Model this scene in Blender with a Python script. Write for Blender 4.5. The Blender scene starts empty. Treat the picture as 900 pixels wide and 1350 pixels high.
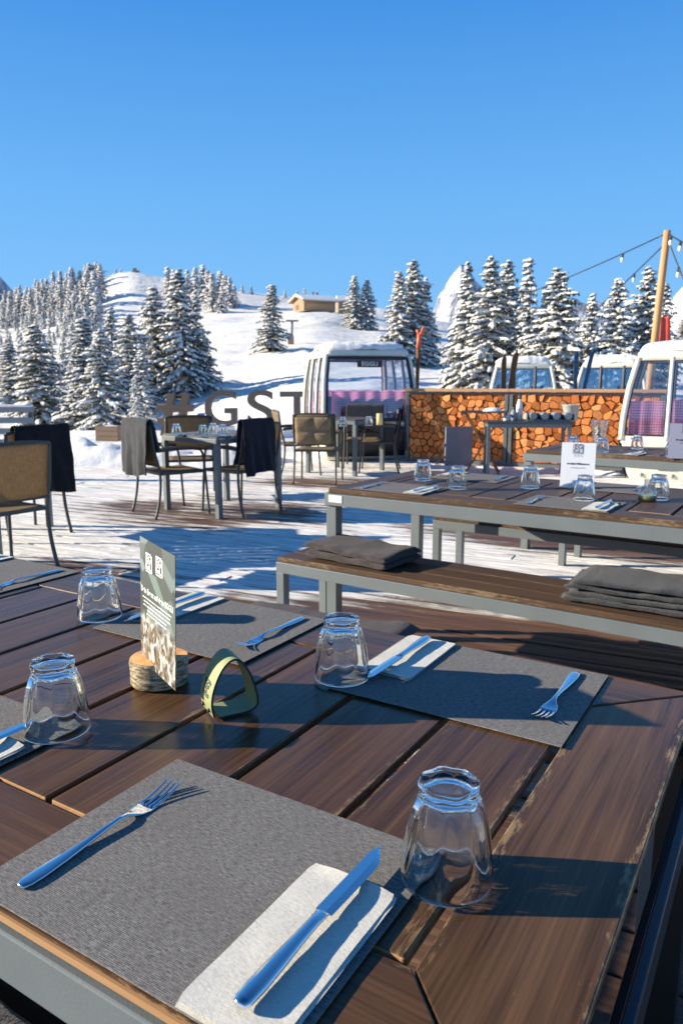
import bpy, math, random
import numpy as np
from mathutils import Vector, Matrix, noise as mnoise

random.seed(7)
SC = bpy.context.scene
COL = SC.collection
R = math.radians
PITCH = R(10.06)
CAMZ = 1.25
FPX = 970.0

# ------------------------------------------------------------------ scene geometry helpers
def ray(u, v):
    x = (u - 450) / FPX; y = (675 - v) / FPX
    return Vector((x, math.cos(PITCH) + y * math.sin(PITCH), -math.sin(PITCH) + y * math.cos(PITCH)))
def at_z(u, v, z=0.0):
    d = ray(u, v); t = (z - CAMZ) / d.z
    return Vector((d.x * t, d.y * t, z))
def at_y(u, v, Y):
    d = ray(u, v); t = Y / d.y
    return Vector((d.x * t, Y, CAMZ + d.z * t))

# ------------------------------------------------------------------ mesh builder
class MB:
    def __init__(s):
        s.v = []; s.f = []; s.m = []; s.sm = []; s.uv = []; s.uv2 = []
    def add(s, vs, fs, mi=0, smooth=False, uv=None, uv2=None):
        o = len(s.v); s.v.extend([tuple(p) for p in vs])
        for k, f in enumerate(fs):
            s.f.append(tuple(i + o for i in f)); s.m.append(mi[k] if isinstance(mi, list) else mi); s.sm.append(smooth)
            s.uv.append([uv[i] for i in f] if uv else [(0, 0)] * len(f))
            s.uv2.append([uv2[i] for i in f] if uv2 else [(.5, .5)] * len(f))
    def prism(s, poly, z0, z1, d=(1, 0), mi=0, end_mi=None, M=None, uvo=None):
        """plan polygon (counter-clockwise) extruded; uv in metres along d"""
        n = len(poly); d = Vector(d).normalized(); q = Vector((-d.y, d.x))
        L = [Vector(p).dot(d) for p in poly]; W = [Vector(p).dot(q) for p in poly]
        l0, l1, w0, w1 = min(L), max(L), min(W), max(W)
        ox, oy = uvo if uvo else (random.uniform(0, 40), random.uniform(0, 40))
        vs = []; uv = []; uv2 = []
        for z in (z0, z1):
            for i, p in enumerate(poly):
                vs.append(Vector((p[0], p[1], z))); uv.append((L[i] + ox, W[i] + oy + (z - z0)))
                uv2.append(((L[i] - l0) / max(l1 - l0, 1e-6), (W[i] - w0) / max(w1 - w0, 1e-6)))
        if M: vs = [M @ p for p in vs]
        fs = [tuple(range(n - 1, -1, -1)), tuple(range(n, 2 * n))]; mis = [mi, mi]
        for i in range(n):
            j = (i + 1) % n
            fs.append((i, j, n + j, n + i))
            e = (Vector(poly[j]) - Vector(poly[i])).normalized()
            mis.append(end_mi if (end_mi is not None and abs(e.dot(q)) > .9) else mi)
        s.add(vs, fs, mis, False, uv, uv2)
    def box(s, c, sz, M=None, mi=0, d=None):
        x, y, z = c; a, b, h = sz[0] / 2, sz[1] / 2, sz[2] / 2
        if d is None: d = (1, 0) if sz[0] >= sz[1] else (0, 1)
        s.prism([(x - a, y - b), (x + a, y - b), (x + a, y + b), (x - a, y + b)], z - h, z + h, d, mi, None, M)
    def bar(s, p, q, w, h=None, mi=0, up=(0, 0, 1)):
        """rectangular bar from p to q"""
        p = Vector(p); q = Vector(q); h = h or w
        d = (q - p); L = d.length; d.normalize()
        upv = Vector(up)
        if abs(d.dot(upv)) > .95: upv = Vector((0, 1, 0)) if abs(d.y) < .9 else Vector((1, 0, 0))
        sx = d.cross(upv).normalized(); sy = sx.cross(d).normalized()
        vs = []; uv = []
        ox = random.uniform(0, 30)
        for e, t in ((p, 0), (q, L)):
            for a, b in ((-1, -1), (1, -1), (1, 1), (-1, 1)):
                vs.append(e + sx * a * w / 2 + sy * b * h / 2); uv.append((t + ox, (a * w + b * h) / 2))
        s.add(vs, [(3, 2, 1, 0), (4, 5, 6, 7), (0, 1, 5, 4), (1, 2, 6, 5), (2, 3, 7, 6), (3, 0, 4, 7)], mi, False, uv)
    def tube(s, path, r, n=8, mi=0, caps=True, smooth=True, flat=1.0):
        path = [Vector(p) for p in path]; rs = r if isinstance(r, (list, tuple)) else [r] * len(path)
        rings = []; prev = None
        for i, p in enumerate(path):
            a = path[max(i - 1, 0)]; b = path[min(i + 1, len(path) - 1)]
            d = (b - a).normalized()
            if prev is None:
                up = Vector((0, 0, 1)) if abs(d.z) < .9 else Vector((1, 0, 0))
                sx = d.cross(up).normalized()
            else:
                sx = (prev - d * prev.dot(d)).normalized()
            prev = sx; sy = d.cross(sx).normalized()
            rings.append([p + (sx * math.cos(k * math.tau / n) + sy * math.sin(k * math.tau / n) * flat) * rs[i] for k in range(n)])
        s.loft(rings, caps, mi, smooth)
    def loft(s, rings, caps=True, mi=0, smooth=True, closed=True, uv=None):
        n = len(rings[0]); vs = [p for rg in rings for p in rg]; fs = []
        for i in range(len(rings) - 1):
            for k in range(n if closed else n - 1):
                a = i * n + k; b = i * n + (k + 1) % n
                fs.append((a, b, b + n, a + n))
        uvs = uv
        if uvs is None:
            uvs = [(i * .02, k * .02) for i in range(len(rings)) for k in range(n)]
        s.add(vs, fs, mi, smooth, uvs)
        if caps:
            o = len(s.v) - len(vs)
            for rg, rev in ((range(n), True), (range((len(rings) - 1) * n, len(rings) * n), False)):
                idx = [o + i for i in rg]
                if rev: idx.reverse()
                s.f.append(tuple(idx)); s.m.append(mi); s.sm.append(False)
                s.uv.append([(0, 0)] * n); s.uv2.append([(.5, .5)] * n)
    def grid(s, nx, ny, fn, mi=0, smooth=True, uvs=1.0):
        vs = []; uv = []; uv2 = []
        for j in range(ny + 1):
            for i in range(nx + 1):
                a, b = i / nx, j / ny
                vs.append(fn(a, b)); uv.append((a * uvs, b * uvs)); uv2.append((a, b))
        fs = [(j * (nx + 1) + i, j * (nx + 1) + i + 1, (j + 1) * (nx + 1) + i + 1, (j + 1) * (nx + 1) + i) for j in range(ny) for i in range(nx)]
        s.add(vs, fs, mi, smooth, uv, uv2)
    def mesh(s, name, mats):
        me = bpy.data.meshes.new(name); me.from_pydata(s.v, [], s.f)
        for m in (mats if isinstance(mats, (list, tuple)) else [mats]): me.materials.append(m)
        me.polygons.foreach_set('material_index', s.m); me.polygons.foreach_set('use_smooth', s.sm)
        l1 = me.uv_layers.new(name='UVMap'); l1.data.foreach_set('uv', [c for f in s.uv for p in f for c in p])
        l2 = me.uv_layers.new(name='Edge'); l2.data.foreach_set('uv', [c for f in s.uv2 for p in f for c in p])
        me.update()
        return me
    def build(s, name, mats, parent=None, bevel=0, seg=2, solid=0, sub=0):
        return link(name, s.mesh(name, mats), parent, bevel, seg, solid, sub)

def link(name, me, parent=None, bevel=0, seg=2, solid=0, sub=0):
    o = bpy.data.objects.new(name, me); COL.objects.link(o)
    if parent: o.parent = parent
    if solid:
        md = o.modifiers.new('thickness', 'SOLIDIFY'); md.thickness = solid; md.offset = 0
    if bevel:
        md = o.modifiers.new('bevel', 'BEVEL'); md.width = bevel; md.segments = seg; md.limit_method = 'ANGLE'; md.angle_limit = R(40)
    if sub:
        md = o.modifiers.new('sub', 'SUBSURF'); md.levels = sub; md.render_levels = sub
    return o
def tag(o, label=None, cat=None, group=None, kind=None):
    if label: o['label'] = label
    if cat: o['category'] = cat
    if group: o['group'] = group
    if kind: o['kind'] = kind
    return o
def thing(name, label, cat, loc=(0, 0, 0), rz=0.0, group=None):
    o = bpy.data.objects.new(name, None); COL.objects.link(o)
    o.location = loc; o.rotation_euler = (0, 0, rz); o.empty_display_size = .2
    return tag(o, label, cat, group)
def dup(root, loc, rz=0.0, label=None, group=None, scale=None):
    r = root.copy(); COL.objects.link(r); r.location = loc; r.rotation_euler = (0, 0, rz)
    if scale: r.scale = scale
    if label: r['label'] = label
    if group: r['group'] = group
    for ch in list(root.children):
        c = ch.copy(); COL.objects.link(c); c.parent = r
        for g in list(ch.children):
            d = g.copy(); COL.objects.link(d); d.parent = c
    return r
def frame_dir(rz):
    return Vector((math.cos(rz), math.sin(rz), 0)), Vector((-math.sin(rz), math.cos(rz), 0))
def nz(x, y, z=0.0): return mnoise.noise(Vector((x, y, z)))
def fbm(x, y, z=0.0, o=4): return mnoise.fractal(Vector((x, y, z)), 1.0, 2.0, o)
def smooth(a, b, x):
    t = min(1, max(0, (x - a) / (b - a))); return t * t * (3 - 2 * t)

# ------------------------------------------------------------------ materials
class NT:
    def __init__(s, name):
        s.m = bpy.data.materials.new(name); s.m.use_nodes = True
        s.t = s.m.node_tree; s.b = s.t.nodes['Principled BSDF']; s.out = s.t.nodes['Material Output']
    def n(s, typ, **kw):
        nd = s.t.nodes.new(typ)
        for k, v in kw.items(): setattr(nd, k, v)
        return nd
    def l(s, a, b): s.t.links.new(a, b)
    def set(s, **kw):
        names = dict(color='Base Color', rough='Roughness', metal='Metallic', spec='Specular IOR Level', sheen='Sheen Weight', coat='Coat Weight', trans='Transmission Weight', ior='IOR', sss='Subsurface Weight')
        for k, v in kw.items():
            i = s.b.inputs[names[k]]
            i.default_value = (*v, 1) if isinstance(v, (tuple, list)) else v
        return s
    def uv(s, name='UVMap'): return s.n('ShaderNodeUVMap', uv_map=name).outputs[0]
    def obj(s): return s.n('ShaderNodeTexCoord').outputs['Object']
    def gen(s): return s.n('ShaderNodeTexCoord').outputs['Generated']
    def geo(s): return s.n('ShaderNodeNewGeometry').outputs['Position']
    def map(s, vec, sc=(1, 1, 1), rot=(0, 0, 0)):
        m = s.n('ShaderNodeMapping'); s.l(vec, m.inputs[0]); m.inputs['Scale'].default_value = sc; m.inputs['Rotation'].default_value = rot
        return m.outputs[0]
    def noise(s, vec, scale=1, detail=4, rough=.55, dist=0):
        n = s.n('ShaderNodeTexNoise'); s.l(vec, n.inputs['Vector'])
        n.inputs['Scale'].default_value = scale; n.inputs['Detail'].default_value = detail; n.inputs['Roughness'].default_value = rough; n.inputs['Distortion'].default_value = dist
        return n.outputs['Fac']
    def ramp(s, fac, stops):
        r = s.n('ShaderNodeValToRGB'); s.l(fac, r.inputs[0]); e = r.color_ramp.elements
        while len(e) < len(stops): e.new(.5)
        for i, (p, c) in enumerate(stops):
            e[i].position = p; e[i].color = (*c, 1) if isinstance(c, (tuple, list)) else (c, c, c, 1)
        return r.outputs[0]
    def mix(s, fac, a, b, mode='MIX'):
        n = s.n('ShaderNodeMix', data_type='RGBA', blend_type=mode)
        for v, i in ((fac, 0), (a, 6), (b, 7)):
            if isinstance(v, (int, float)): n.inputs[i].default_value = v if i == 0 else (v, v, v, 1)
            elif isinstance(v, (tuple, list)): n.inputs[i].default_value = (*v, 1)
            else: s.l(v, n.inputs[i])
        return n.outputs[2]
    def math(s, op, a, b=0.0, clamp=False):
        n = s.n('ShaderNodeMath', operation=op, use_clamp=clamp)
        for v, i in ((a, 0), (b, 1)):
            if isinstance(v, (int, float)): n.inputs[i].default_value = v
            else: s.l(v, n.inputs[i])
        return n.outputs[0]
    def sep(s, vec):
        n = s.n('ShaderNodeSeparateXYZ'); s.l(vec, n.inputs[0]); return n.outputs
    def rng(s, v, a, b, c=0.0, d=1.0, smooth=True):
        n = s.n('ShaderNodeMapRange', interpolation_type='SMOOTHSTEP' if smooth else 'LINEAR'); s.l(v, n.inputs[0])
        for i, x in zip((1, 2, 3, 4), (a, b, c, d)): n.inputs[i].default_value = x
        return n.outputs[0]
    def color(s, x): s.l(x, s.b.inputs['Base Color']); return s
    def rough(s, x): s.l(x, s.b.inputs['Roughness']); return s
    def bump(s, h, strength=.5, dist=.01):
        b = s.n('ShaderNodeBump'); s.l(h, b.inputs['Height']); b.inputs['Strength'].default_value = strength; b.inputs['Distance'].default_value = dist
        s.l(b.outputs[0], s.b.inputs['Normal']); return s
    def rand(s): return s.n('ShaderNodeObjectInfo').outputs['Random']

def simple(name, color, rough=.5, metal=0.0, var=.15, scale=8, bump=0.0, bscale=60, spec=.5):
    m = NT(name); m.set(rough=rough, metal=metal, spec=spec)
    f = m.noise(m.obj(), scale, 4)
    m.color(m.ramp(f, [(.3, tuple(c * (1 - var) for c in color)), (.7, tuple(min(1, c * (1 + var)) for c in color))]))
    if bump: m.bump(m.noise(m.obj(), bscale, 4), bump, .004)
    return m.m

def wood(name, dark, light, worn=None, rough=(.32, .5), scale=1.0, spec=.14, coat=0.0, wornlo=.62):
    m = NT(name)
    uv = m.uv()
    g = m.noise(m.map(uv, (2.2 * scale, 70 * scale, 1)), 1, 5, .6, .4)
    g2 = m.noise(m.map(uv, (.9 * scale, 9 * scale, 1)), 1, 3, .5, .8)
    f = m.math('ADD', m.math('MULTIPLY', g, .55), m.math('MULTIPLY', g2, .45))
    g3 = m.noise(m.map(uv, (6 * scale, 260 * scale, 1)), 1, 3, .6, .2)
    f = m.math('ADD', m.math('MULTIPLY', f, .72), m.math('MULTIPLY', g3, .28))
    c = m.ramp(f, [(.34, dark), (.66, light)])
    if worn:
        e = m.sep(m.uv('Edge'))
        ev = m.math('ABSOLUTE', m.math('SUBTRACT', m.math('MULTIPLY', e[1], 2.0), 1.0))
        ev = m.rng(ev, .62, 1.0)
        sp = m.noise(m.map(uv, (26, 120, 1)), 1, 6, .72)
        sp2 = m.noise(m.map(uv, (3, 5, 1)), 1, 2, .5)
        w = m.math('ADD', m.math('MULTIPLY', sp, .62), m.math('MULTIPLY', sp2, .45))
        w = m.math('ADD', w, m.math('MULTIPLY', ev, .15))
        w = m.rng(w, wornlo, wornlo + .10)
        # thin scratches running at odd angles
        s1 = m.noise(m.map(uv, (3, 190, 1), (0, 0, R(24))), 1, 2, .5)
        s1b = m.noise(m.map(uv, (4, 230, 1), (0, 0, R(-63))), 1, 2, .5)
        s1 = m.math('MULTIPLY', m.math('MAXIMUM', m.rng(s1, .70, .75), m.rng(s1b, .72, .77)), m.rng(sp2, .42, .6))
        w = m.math('MAXIMUM', m.math('MULTIPLY', w, .75), m.math('MULTIPLY', s1, .6))
        c = m.mix(w, c, worn)
    m.color(c)
    m.rough(m.rng(g2, .3, .7, rough[0], rough[1], False)); m.set(spec=spec)
    if coat: m.set(coat=coat)
    m.bump(g, .25, .002)
    return m.m

M = {}
M['table_wood'] = wood('table_wood', (.024, .0115, .0055), (.165, .083, .037), (.30, .19, .085), (.20, .38), wornlo=.71, spec=.27)
M['table_wood_worn'] = wood('table_wood_worn', (.027, .0135, .0065), (.182, .096, .044), (.36, .24, .11), (.20, .38), wornlo=.665, spec=.27)
M['table_end'] = wood('table_end', (.30, .16, .07), (.50, .30, .15), None, (.5, .65))
M['bench_wood'] = wood('bench_wood', (.045, .026, .016), (.13, .08, .05), (.25, .17, .1), (.38, .55), wornlo=.70)
M['pale_wood'] = wood('pale_wood', (.38, .22, .11), (.58, .38, .20), None, (.5, .65))
M['rail_wood'] = wood('rail_wood', (.42, .22, .10), (.62, .36, .18), None, (.5, .65))
M['hut_wood'] = wood('hut_wood', (.30, .19, .12), (.42, .29, .19), None, (.6, .7), .3)
M['letter_wood'] = wood('letter_wood', (.15, .12, .098), (.23, .185, .152), None, (.6, .75))
M['letter_wood_mid'] = wood('letter_wood_mid', (.19, .125, .09), (.27, .185, .135), None, (.6, .75))
M['letter_wood_pale'] = wood('letter_wood_pale', (.30, .19, .13), (.42, .28, .20), None, (.6, .75))
M['ski_brown'] = wood('ski_brown', (.16, .07, .03), (.30, .15, .07), None, (.35, .5))
M['steel_grey'] = simple('steel_grey', (.135, .155, .160), .42, .0, .08, 5, .08, 300)
M['steel_black'] = simple('steel_black', (.012, .014, .017), .35, 0, .15, 6)
M['frame_dark'] = simple('frame_dark', (.055, .06, .06), .45, 0, .12, 6)
M['chair_arm'] = simple('chair_arm', (.12, .075, .05), .5, 0, .2, 20)
M['black'] = simple('black', (.01, .01, .011), .5)
M['white_paint'] = simple('white_paint', (.72, .72, .70), .4, 0, .05)
M['cream_paint'] = simple('cream_paint', (.74, .70, .58), .35, 0, .06)
M['red_paint'] = simple('red_paint', (.75, .09, .05), .4)
M['orange_red'] = simple('orange_red', (.80, .16, .06), .45)
M['blue_paint'] = simple('blue_paint', (.02, .10, .22), .35)
M['cable'] = simple('cable', (.02, .03, .05), .5)
M['bulb'] = simple('bulb', (.75, .74, .70), .15, 0, .03)
M['brass'] = simple('brass', (.55, .40, .14), .35, .8)
M['ink'] = simple('ink', (.03, .035, .04), .6)
M['ink_grey'] = simple('ink_grey', (.18, .19, .22), .6)
M['print_white'] = simple('print_white', (.82, .82, .80), .5, 0, .02)
M['menu_white'] = simple('menu_white', (.78, .79, .82), .45, 0, .02)
M['menu_shaded'] = simple('menu_shaded', (.26, .27, .36), .45, 0, .03)  # same menu sheet as the white one, its shade put into the colour
M['slate'] = simple('slate', (.22, .24, .26), .6, 0, .1, 5)
M['bucket'] = simple('bucket', (.42, .41, .37), .5, 0, .1)
M['bark_trunk'] = simple('bark_trunk', (.055, .04, .03), .85, 0, .3, 3)
M['rubber'] = simple('rubber', (.018, .02, .024), .45)
M['candle'] = simple('candle', (.85, .6, .25), .5, 0, .05)
M['oil'] = simple('oil', (.34, .36, .17), .2, 0, .05)

m = NT('cutlery_steel'); m.set(metal=1.0, rough=.16, color=(.78, .79, .80))
m.rough(m.rng(m.noise(m.map(m.obj(), (40, 400, 40)), 1, 3), .3, .7, .05, .13, False)); M['cutlery'] = m.m

m = NT('tumbler_glass')
rf = m.n('ShaderNodeBsdfRefraction'); rf.inputs['IOR'].default_value = 1.45; rf.inputs['Roughness'].default_value = 0; rf.inputs[0].default_value = (.97, .99, .98, 1)
tr = m.n('ShaderNodeBsdfTransparent'); tr.inputs[0].default_value = (.985, .99, .988, 1)
gl = m.n('ShaderNodeBsdfGlossy'); gl.inputs['Roughness'].default_value = .02
m1 = m.n('ShaderNodeMixShader'); m1.inputs[0].default_value = .74; m.l(rf.outputs[0], m1.inputs[1]); m.l(tr.outputs[0], m1.inputs[2])
fr = m.n('ShaderNodeLayerWeight'); fr.inputs[0].default_value = .5
frv = m.math('ADD', m.math('MULTIPLY', m.math('POWER', fr.outputs['Facing'], 2.6), 1.0), .06, True)
m2 = m.n('ShaderNodeMixShader'); m.l(frv, m2.inputs[0]); m.l(m1.outputs[0], m2.inputs[1]); m.l(gl.outputs[0], m2.inputs[2])
m.l(m2.outputs[0], m.out.inputs[0]); M['glass'] = m.m
m = NT('clear_glass')
gg = m.n('ShaderNodeBsdfGlass'); gg.inputs['IOR'].default_value = 1.45; gg.inputs['Roughness'].default_value = 0; gg.inputs[0].default_value = (.985, .995, .99, 1)
m.l(gg.outputs[0], m.out.inputs[0]); M['glass_base'] = m.m

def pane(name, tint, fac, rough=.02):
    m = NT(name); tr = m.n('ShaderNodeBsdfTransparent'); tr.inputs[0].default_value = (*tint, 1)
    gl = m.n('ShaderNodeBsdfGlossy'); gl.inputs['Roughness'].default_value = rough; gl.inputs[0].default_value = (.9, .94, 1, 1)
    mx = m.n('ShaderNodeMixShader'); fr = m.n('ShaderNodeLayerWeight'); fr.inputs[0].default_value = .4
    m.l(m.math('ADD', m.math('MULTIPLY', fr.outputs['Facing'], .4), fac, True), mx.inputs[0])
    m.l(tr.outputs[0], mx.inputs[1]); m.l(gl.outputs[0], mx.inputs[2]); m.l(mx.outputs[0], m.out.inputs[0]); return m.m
M['cabin_pane'] = pane('cabin_pane', (.88, .92, .97), .13)
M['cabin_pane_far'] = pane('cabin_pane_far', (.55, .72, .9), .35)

def snowmat(name, c0=(.84, .83, .81), c1=(.94, .91, .88), bs=.5, scale=4, dist=.03):
    m = NT(name); m.set(rough=.75, spec=.25, sss=0.0)
    p = m.geo()
    f = m.noise(p, scale, 5, .6)
    m.color(m.ramp(f, [(.3, c0), (.7, c1)]))
    m.bump(m.math('ADD', f, m.math('MULTIPLY', m.noise(p, scale * 9, 4, .6), .35)), bs, dist); return m.m
M['snow'] = snowmat('snow')
M['snow_lump'] = snowmat('snow_lump', bs=.7, scale=9, dist=.03)

# terrain snow: tracks and long low drifts
m = NT('hill_snow'); m.set(rough=.8, spec=.2)
p = m.geo()
f = m.noise(m.map(p, (.05, .12, .2), (0, 0, .4)), 1, 5, .55, .6)
f2 = m.noise(p, .9, 4, .6)
tr = m.noise(m.map(p, (.012, .16, .25), (0, 0, .25)), 1, 3, .5, 1.2)
line = m.math('MULTIPLY', m.rng(m.math('ABSOLUTE', m.math('SUBTRACT', tr, .5)), .0, .035, 1, 0), .30)
c = m.ramp(f, [(.3, (.90, .86, .79)), (.7, (.97, .93, .86))])
m.color(m.mix(line, c, (.52, .58, .70)))
m.bump(m.math('SUBTRACT', m.math('ADD', m.math('MULTIPLY', f, 3.0), m.math('MULTIPLY', f2, .3)), line), .55, .55); M['hill_snow'] = m.m

# mountain: snow with dark rock ribs
m = NT('mountain_rock_snow'); m.set(rough=.85, spec=.15)
p = m.geo(); f = m.noise(m.map(p, (.016, .016, .006)), 1, 8, .68, .5)
m.color(m.ramp(f, [(.44, (.20, .22, .28)), (.54, (.70, .74, .80)), (.7, (.88, .89, .90))]))
m.bump(f, .9, 25); M['mountain'] = m.m

# deck: brown larch boards under a thin trodden layer of snow
m = NT('deck_boards_snow')
uv = m.uv()
at = m.n('ShaderNodeAttribute', attribute_name='bare'); bare = at.outputs['Fac']
g = m.noise(m.map(uv, (1.6, 55, 1)), 1, 5, .65, .3)
g2 = m.noise(m.map(uv, (.5, 5, 1)), 1, 4, .55)
woodc = m.ramp(m.math('ADD', m.math('MULTIPLY', g, .6), m.math('MULTIPLY', g2, .4)), [(.3, (.045, .022, .014)), (.5, (.13, .068, .042)), (.72, (.24, .15, .10))])
s = m.noise(m.map(uv, (1.3, 7, 1)), 1, 6, .62, .4)
sb = m.noise(m.map(m.geo(), (1.1, 1.1, 1)), 1, 4, .6)
e = m.sep(m.uv('Edge'))
edge = m.rng(m.math('ABSOLUTE', m.math('SUBTRACT', m.math('MULTIPLY', e[1], 2.0), 1.0)), .55, 1.0)
st = m.noise(m.map(uv, (2.2, 34, 1)), 1, 5, .7)
sn = m.math('ADD', m.math('MULTIPLY', s, .9), m.math('MULTIPLY', sb, .9))
sn = m.math('ADD', sn, m.math('MULTIPLY', st, .55))
sn = m.math('SUBTRACT', m.math('ADD', sn, -.34), bare)
sn = m.math('SUBTRACT', sn, m.math('MULTIPLY', edge, .22))
fac = m.rng(sn, .30, .60)
snowc = m.ramp(st, [(.32, (.40, .37, .34)), (.56, (.93, .90, .85))])
m.color(m.mix(fac, woodc, snowc))
m.rough(m.rng(fac, 0, 1, .5, .8, False)); m.set(spec=.3)
m.bump(m.math('ADD', m.math('MULTIPLY', fac, m.math('ADD', .5, m.math('MULTIPLY', s, 1.4))), m.math('MULTIPLY', g, .12)), .8, .022); M['deck'] = m.m

# woven placemat
m = NT('woven_placemat'); m.set(rough=.85, spec=.2)
uv = m.uv()
a = m.noise(m.map(uv, (110, 780, 1)), 1, 2, .6); b = m.noise(m.map(uv, (1200, 260, 1)), 1, 2, .5)
big = m.noise(m.map(uv, (9, 9, 1)), 1, 3)
wv = m.n('ShaderNodeTexWave', bands_direction='Y'); m.l(uv, wv.inputs['Vector']); wv.inputs['Scale'].default_value = 175; wv.inputs['Distortion'].default_value = 3.5; wv.inputs['Detail'].default_value = 3; wv.inputs['Detail Scale'].default_value = 6
f = m.math('ADD', m.math('MULTIPLY', a, .50), m.math('MULTIPLY', b, .30))
f = m.math('ADD', f, m.math('MULTIPLY', wv.outputs['Fac'], .20))
c = m.ramp(f, [(.34, (.062, .058, .056)), (.50, (.175, .165, .152)), (.66, (.40, .375, .34))])
m.color(m.mix(m.rng(big, .3, .7, 0, .22), c, (.11, .10, .095))); m.bump(f, .5, .0012); M['placemat'] = m.m

# paper napkin
m = NT('paper_napkin'); m.set(rough=.9, spec=.15)
f = m.noise(m.map(m.obj(), (160, 420, 300)), 1, 5, .7); f2 = m.noise(m.obj(), 40, 3)
m.color(m.ramp(f, [(.3, (.60, .57, .49)), (.7, (.78, .75, .67))])); m.bump(m.math('ADD', f, m.math('MULTIPLY', f2, .4)), .45, .0014); M['napkin'] = m.m

# textilene mesh for the chairs (light passes through)
m = NT('chair_mesh_tan'); m.set(rough=.7)
f = m.noise(m.map(m.uv(), (6, 160, 1)), 1, 3); f2 = m.noise(m.map(m.uv(), (160, 6, 1)), 1, 2)
c = m.ramp(m.math('MULTIPLY', m.math('ADD', f, f2), .5), [(.35, (.20, .14, .07)), (.65, (.46, .335, .18))]); m.color(c)
tl = m.n('ShaderNodeBsdfTranslucent'); m.l(c, tl.inputs[0]); mx = m.n('ShaderNodeMixShader'); mx.inputs[0].default_value = .5
m.l(m.b.outputs[0], mx.inputs[1]); m.l(tl.outputs[0], mx.inputs[2]); m.l(mx.outputs[0], m.out.inputs[0]); M['mesh_tan'] = m.m

def cloth(name, c, fuzz=.5, scale=220):
    m = NT(name); m.set(rough=.95, spec=.1, sheen=fuzz)
    f = m.noise(m.obj(), scale, 4, .7); f2 = m.noise(m.obj(), 14, 4, .6); f3 = m.noise(m.obj(), 75, 5, .75)
    k = m.math('ADD', m.math('MULTIPLY', f, .35), m.math('ADD', m.math('MULTIPLY', f2, .25), m.math('MULTIPLY', f3, .4)))
    m.color(m.ramp(k, [(.36, tuple(x * .45 for x in c)), (.64, tuple(x * 1.6 for x in c))])); m.bump(k, 1.0, .014); return m.m
M['blanket_grey'] = cloth('blanket_grey', (.047, .048, .051), .2)
M['blanket_brown'] = cloth('blanket_brown', (.060, .047, .045), .2)
M['blanket_black'] = cloth('blanket_black', (.014, .015, .018), .1)
M['blanket_navy'] = cloth('blanket_navy', (.016, .016, .024), .1)
M['fur_dark'] = cloth('fur_dark', (.03, .032, .04), .3, 90)
M['pad_tan'] = cloth('pad_tan', (.25, .175, .105), .1, 60)

# pink gingham curtain
m = NT('gingham_curtain'); m.set(rough=.9)
uv = m.sep(m.uv())
def stripe(x, k): return m.math('GREATER_THAN', m.math('FRACT', m.math('MULTIPLY', x, k)), .5)
sx = m.math('ADD', stripe(uv[0], 34), stripe(uv[1], 7))
c = m.ramp(m.math('MULTIPLY', sx, .5), [(.0, (.95, .74, .83)), (.5, (.92, .36, .56)), (1.0, (.78, .13, .36))]); m.color(c)
tl = m.n('ShaderNodeBsdfTranslucent'); m.l(c, tl.inputs[0]); mx = m.n('ShaderNodeMixShader'); mx.inputs[0].default_value = .55
m.l(m.b.outputs[0], mx.inputs[1]); m.l(tl.outputs[0], mx.inputs[2]); m.l(mx.outputs[0], m.out.inputs[0]); M['curtain'] = m.m

# firewood: split end-grain and weathered flanks, every log a shade of its own
m = NT('firewood_end'); m.set(rough=.8, spec=.15)
r = m.rand(); f = m.noise(m.obj(), 30, 4, .65)
c = m.ramp(r, [(.0, (.46, .14, .042)), (.35, (.66, .22, .065)), (.7, (.73, .27, .085)), (1, (.78, .37, .14))])
m.color(m.mix(m.rng(f, .4, .75, 0, .45), c, (.50, .17, .05))); m.bump(f, .6, .02); M['log_end'] = m.m
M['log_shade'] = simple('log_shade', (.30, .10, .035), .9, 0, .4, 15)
M['log_bark'] = simple('log_bark', (.17, .075, .035), .9, 0, .4, 15, .4, 60)

# birch bark and fresh cut for the card block
m = NT('birch_bark'); m.set(rough=.85)
p = m.map(m.obj(), (60, 60, 260)); f = m.noise(p, 1, 5, .65, .5)
m.color(m.ramp(f, [(.34, (.06, .04, .025)), (.46, (.30, .22, .12)), (.60, (.62, .54, .36))])); m.bump(f, .8, .004); M['birch'] = m.m
m = NT('fresh_cut_wood'); m.set(rough=.7)
f = m.noise(m.obj(), 50, 4); m.color(m.ramp(f, [(.3, (.72, .30, .09)), (.7, (.95, .55, .22))])); M['fresh_cut'] = m.m

# printed card: collage of grey-green roof fields
m = NT('printed_card'); m.set(rough=.35)
uv = m.uv()
vo = m.n('ShaderNodeTexVoronoi', distance='EUCLIDEAN'); m.l(m.map(uv, (2.6, 3.6, 1), (0, 0, -.5)), vo.inputs['Vector']); vo.inputs['Scale'].default_value = 1.0
sp = m.n('ShaderNodeSeparateColor'); m.l(vo.outputs['Color'], sp.inputs[0])
hi = m.ramp(sp.outputs[0], [(.0, (.045, .048, .042)), (.35, (.10, .115, .10)), (.6, (.20, .26, .22)), (.85, (.16, .18, .20)), (1, (.30, .36, .32))])
lo = m.ramp(m.noise(m.map(uv, (9, 7, 1), (0, 0, .7)), 1, 3, .6, .8), [(.36, (.05, .045, .035)), (.47, (.20, .15, .10)), (.53, (.30, .29, .25)), (.62, (.70, .70, .66))])
m.color(m.mix(m.rng(m.sep(m.uv('Edge'))[1], .32, .45, 0, 1), lo, hi)); M['card_print'] = m.m

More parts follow.
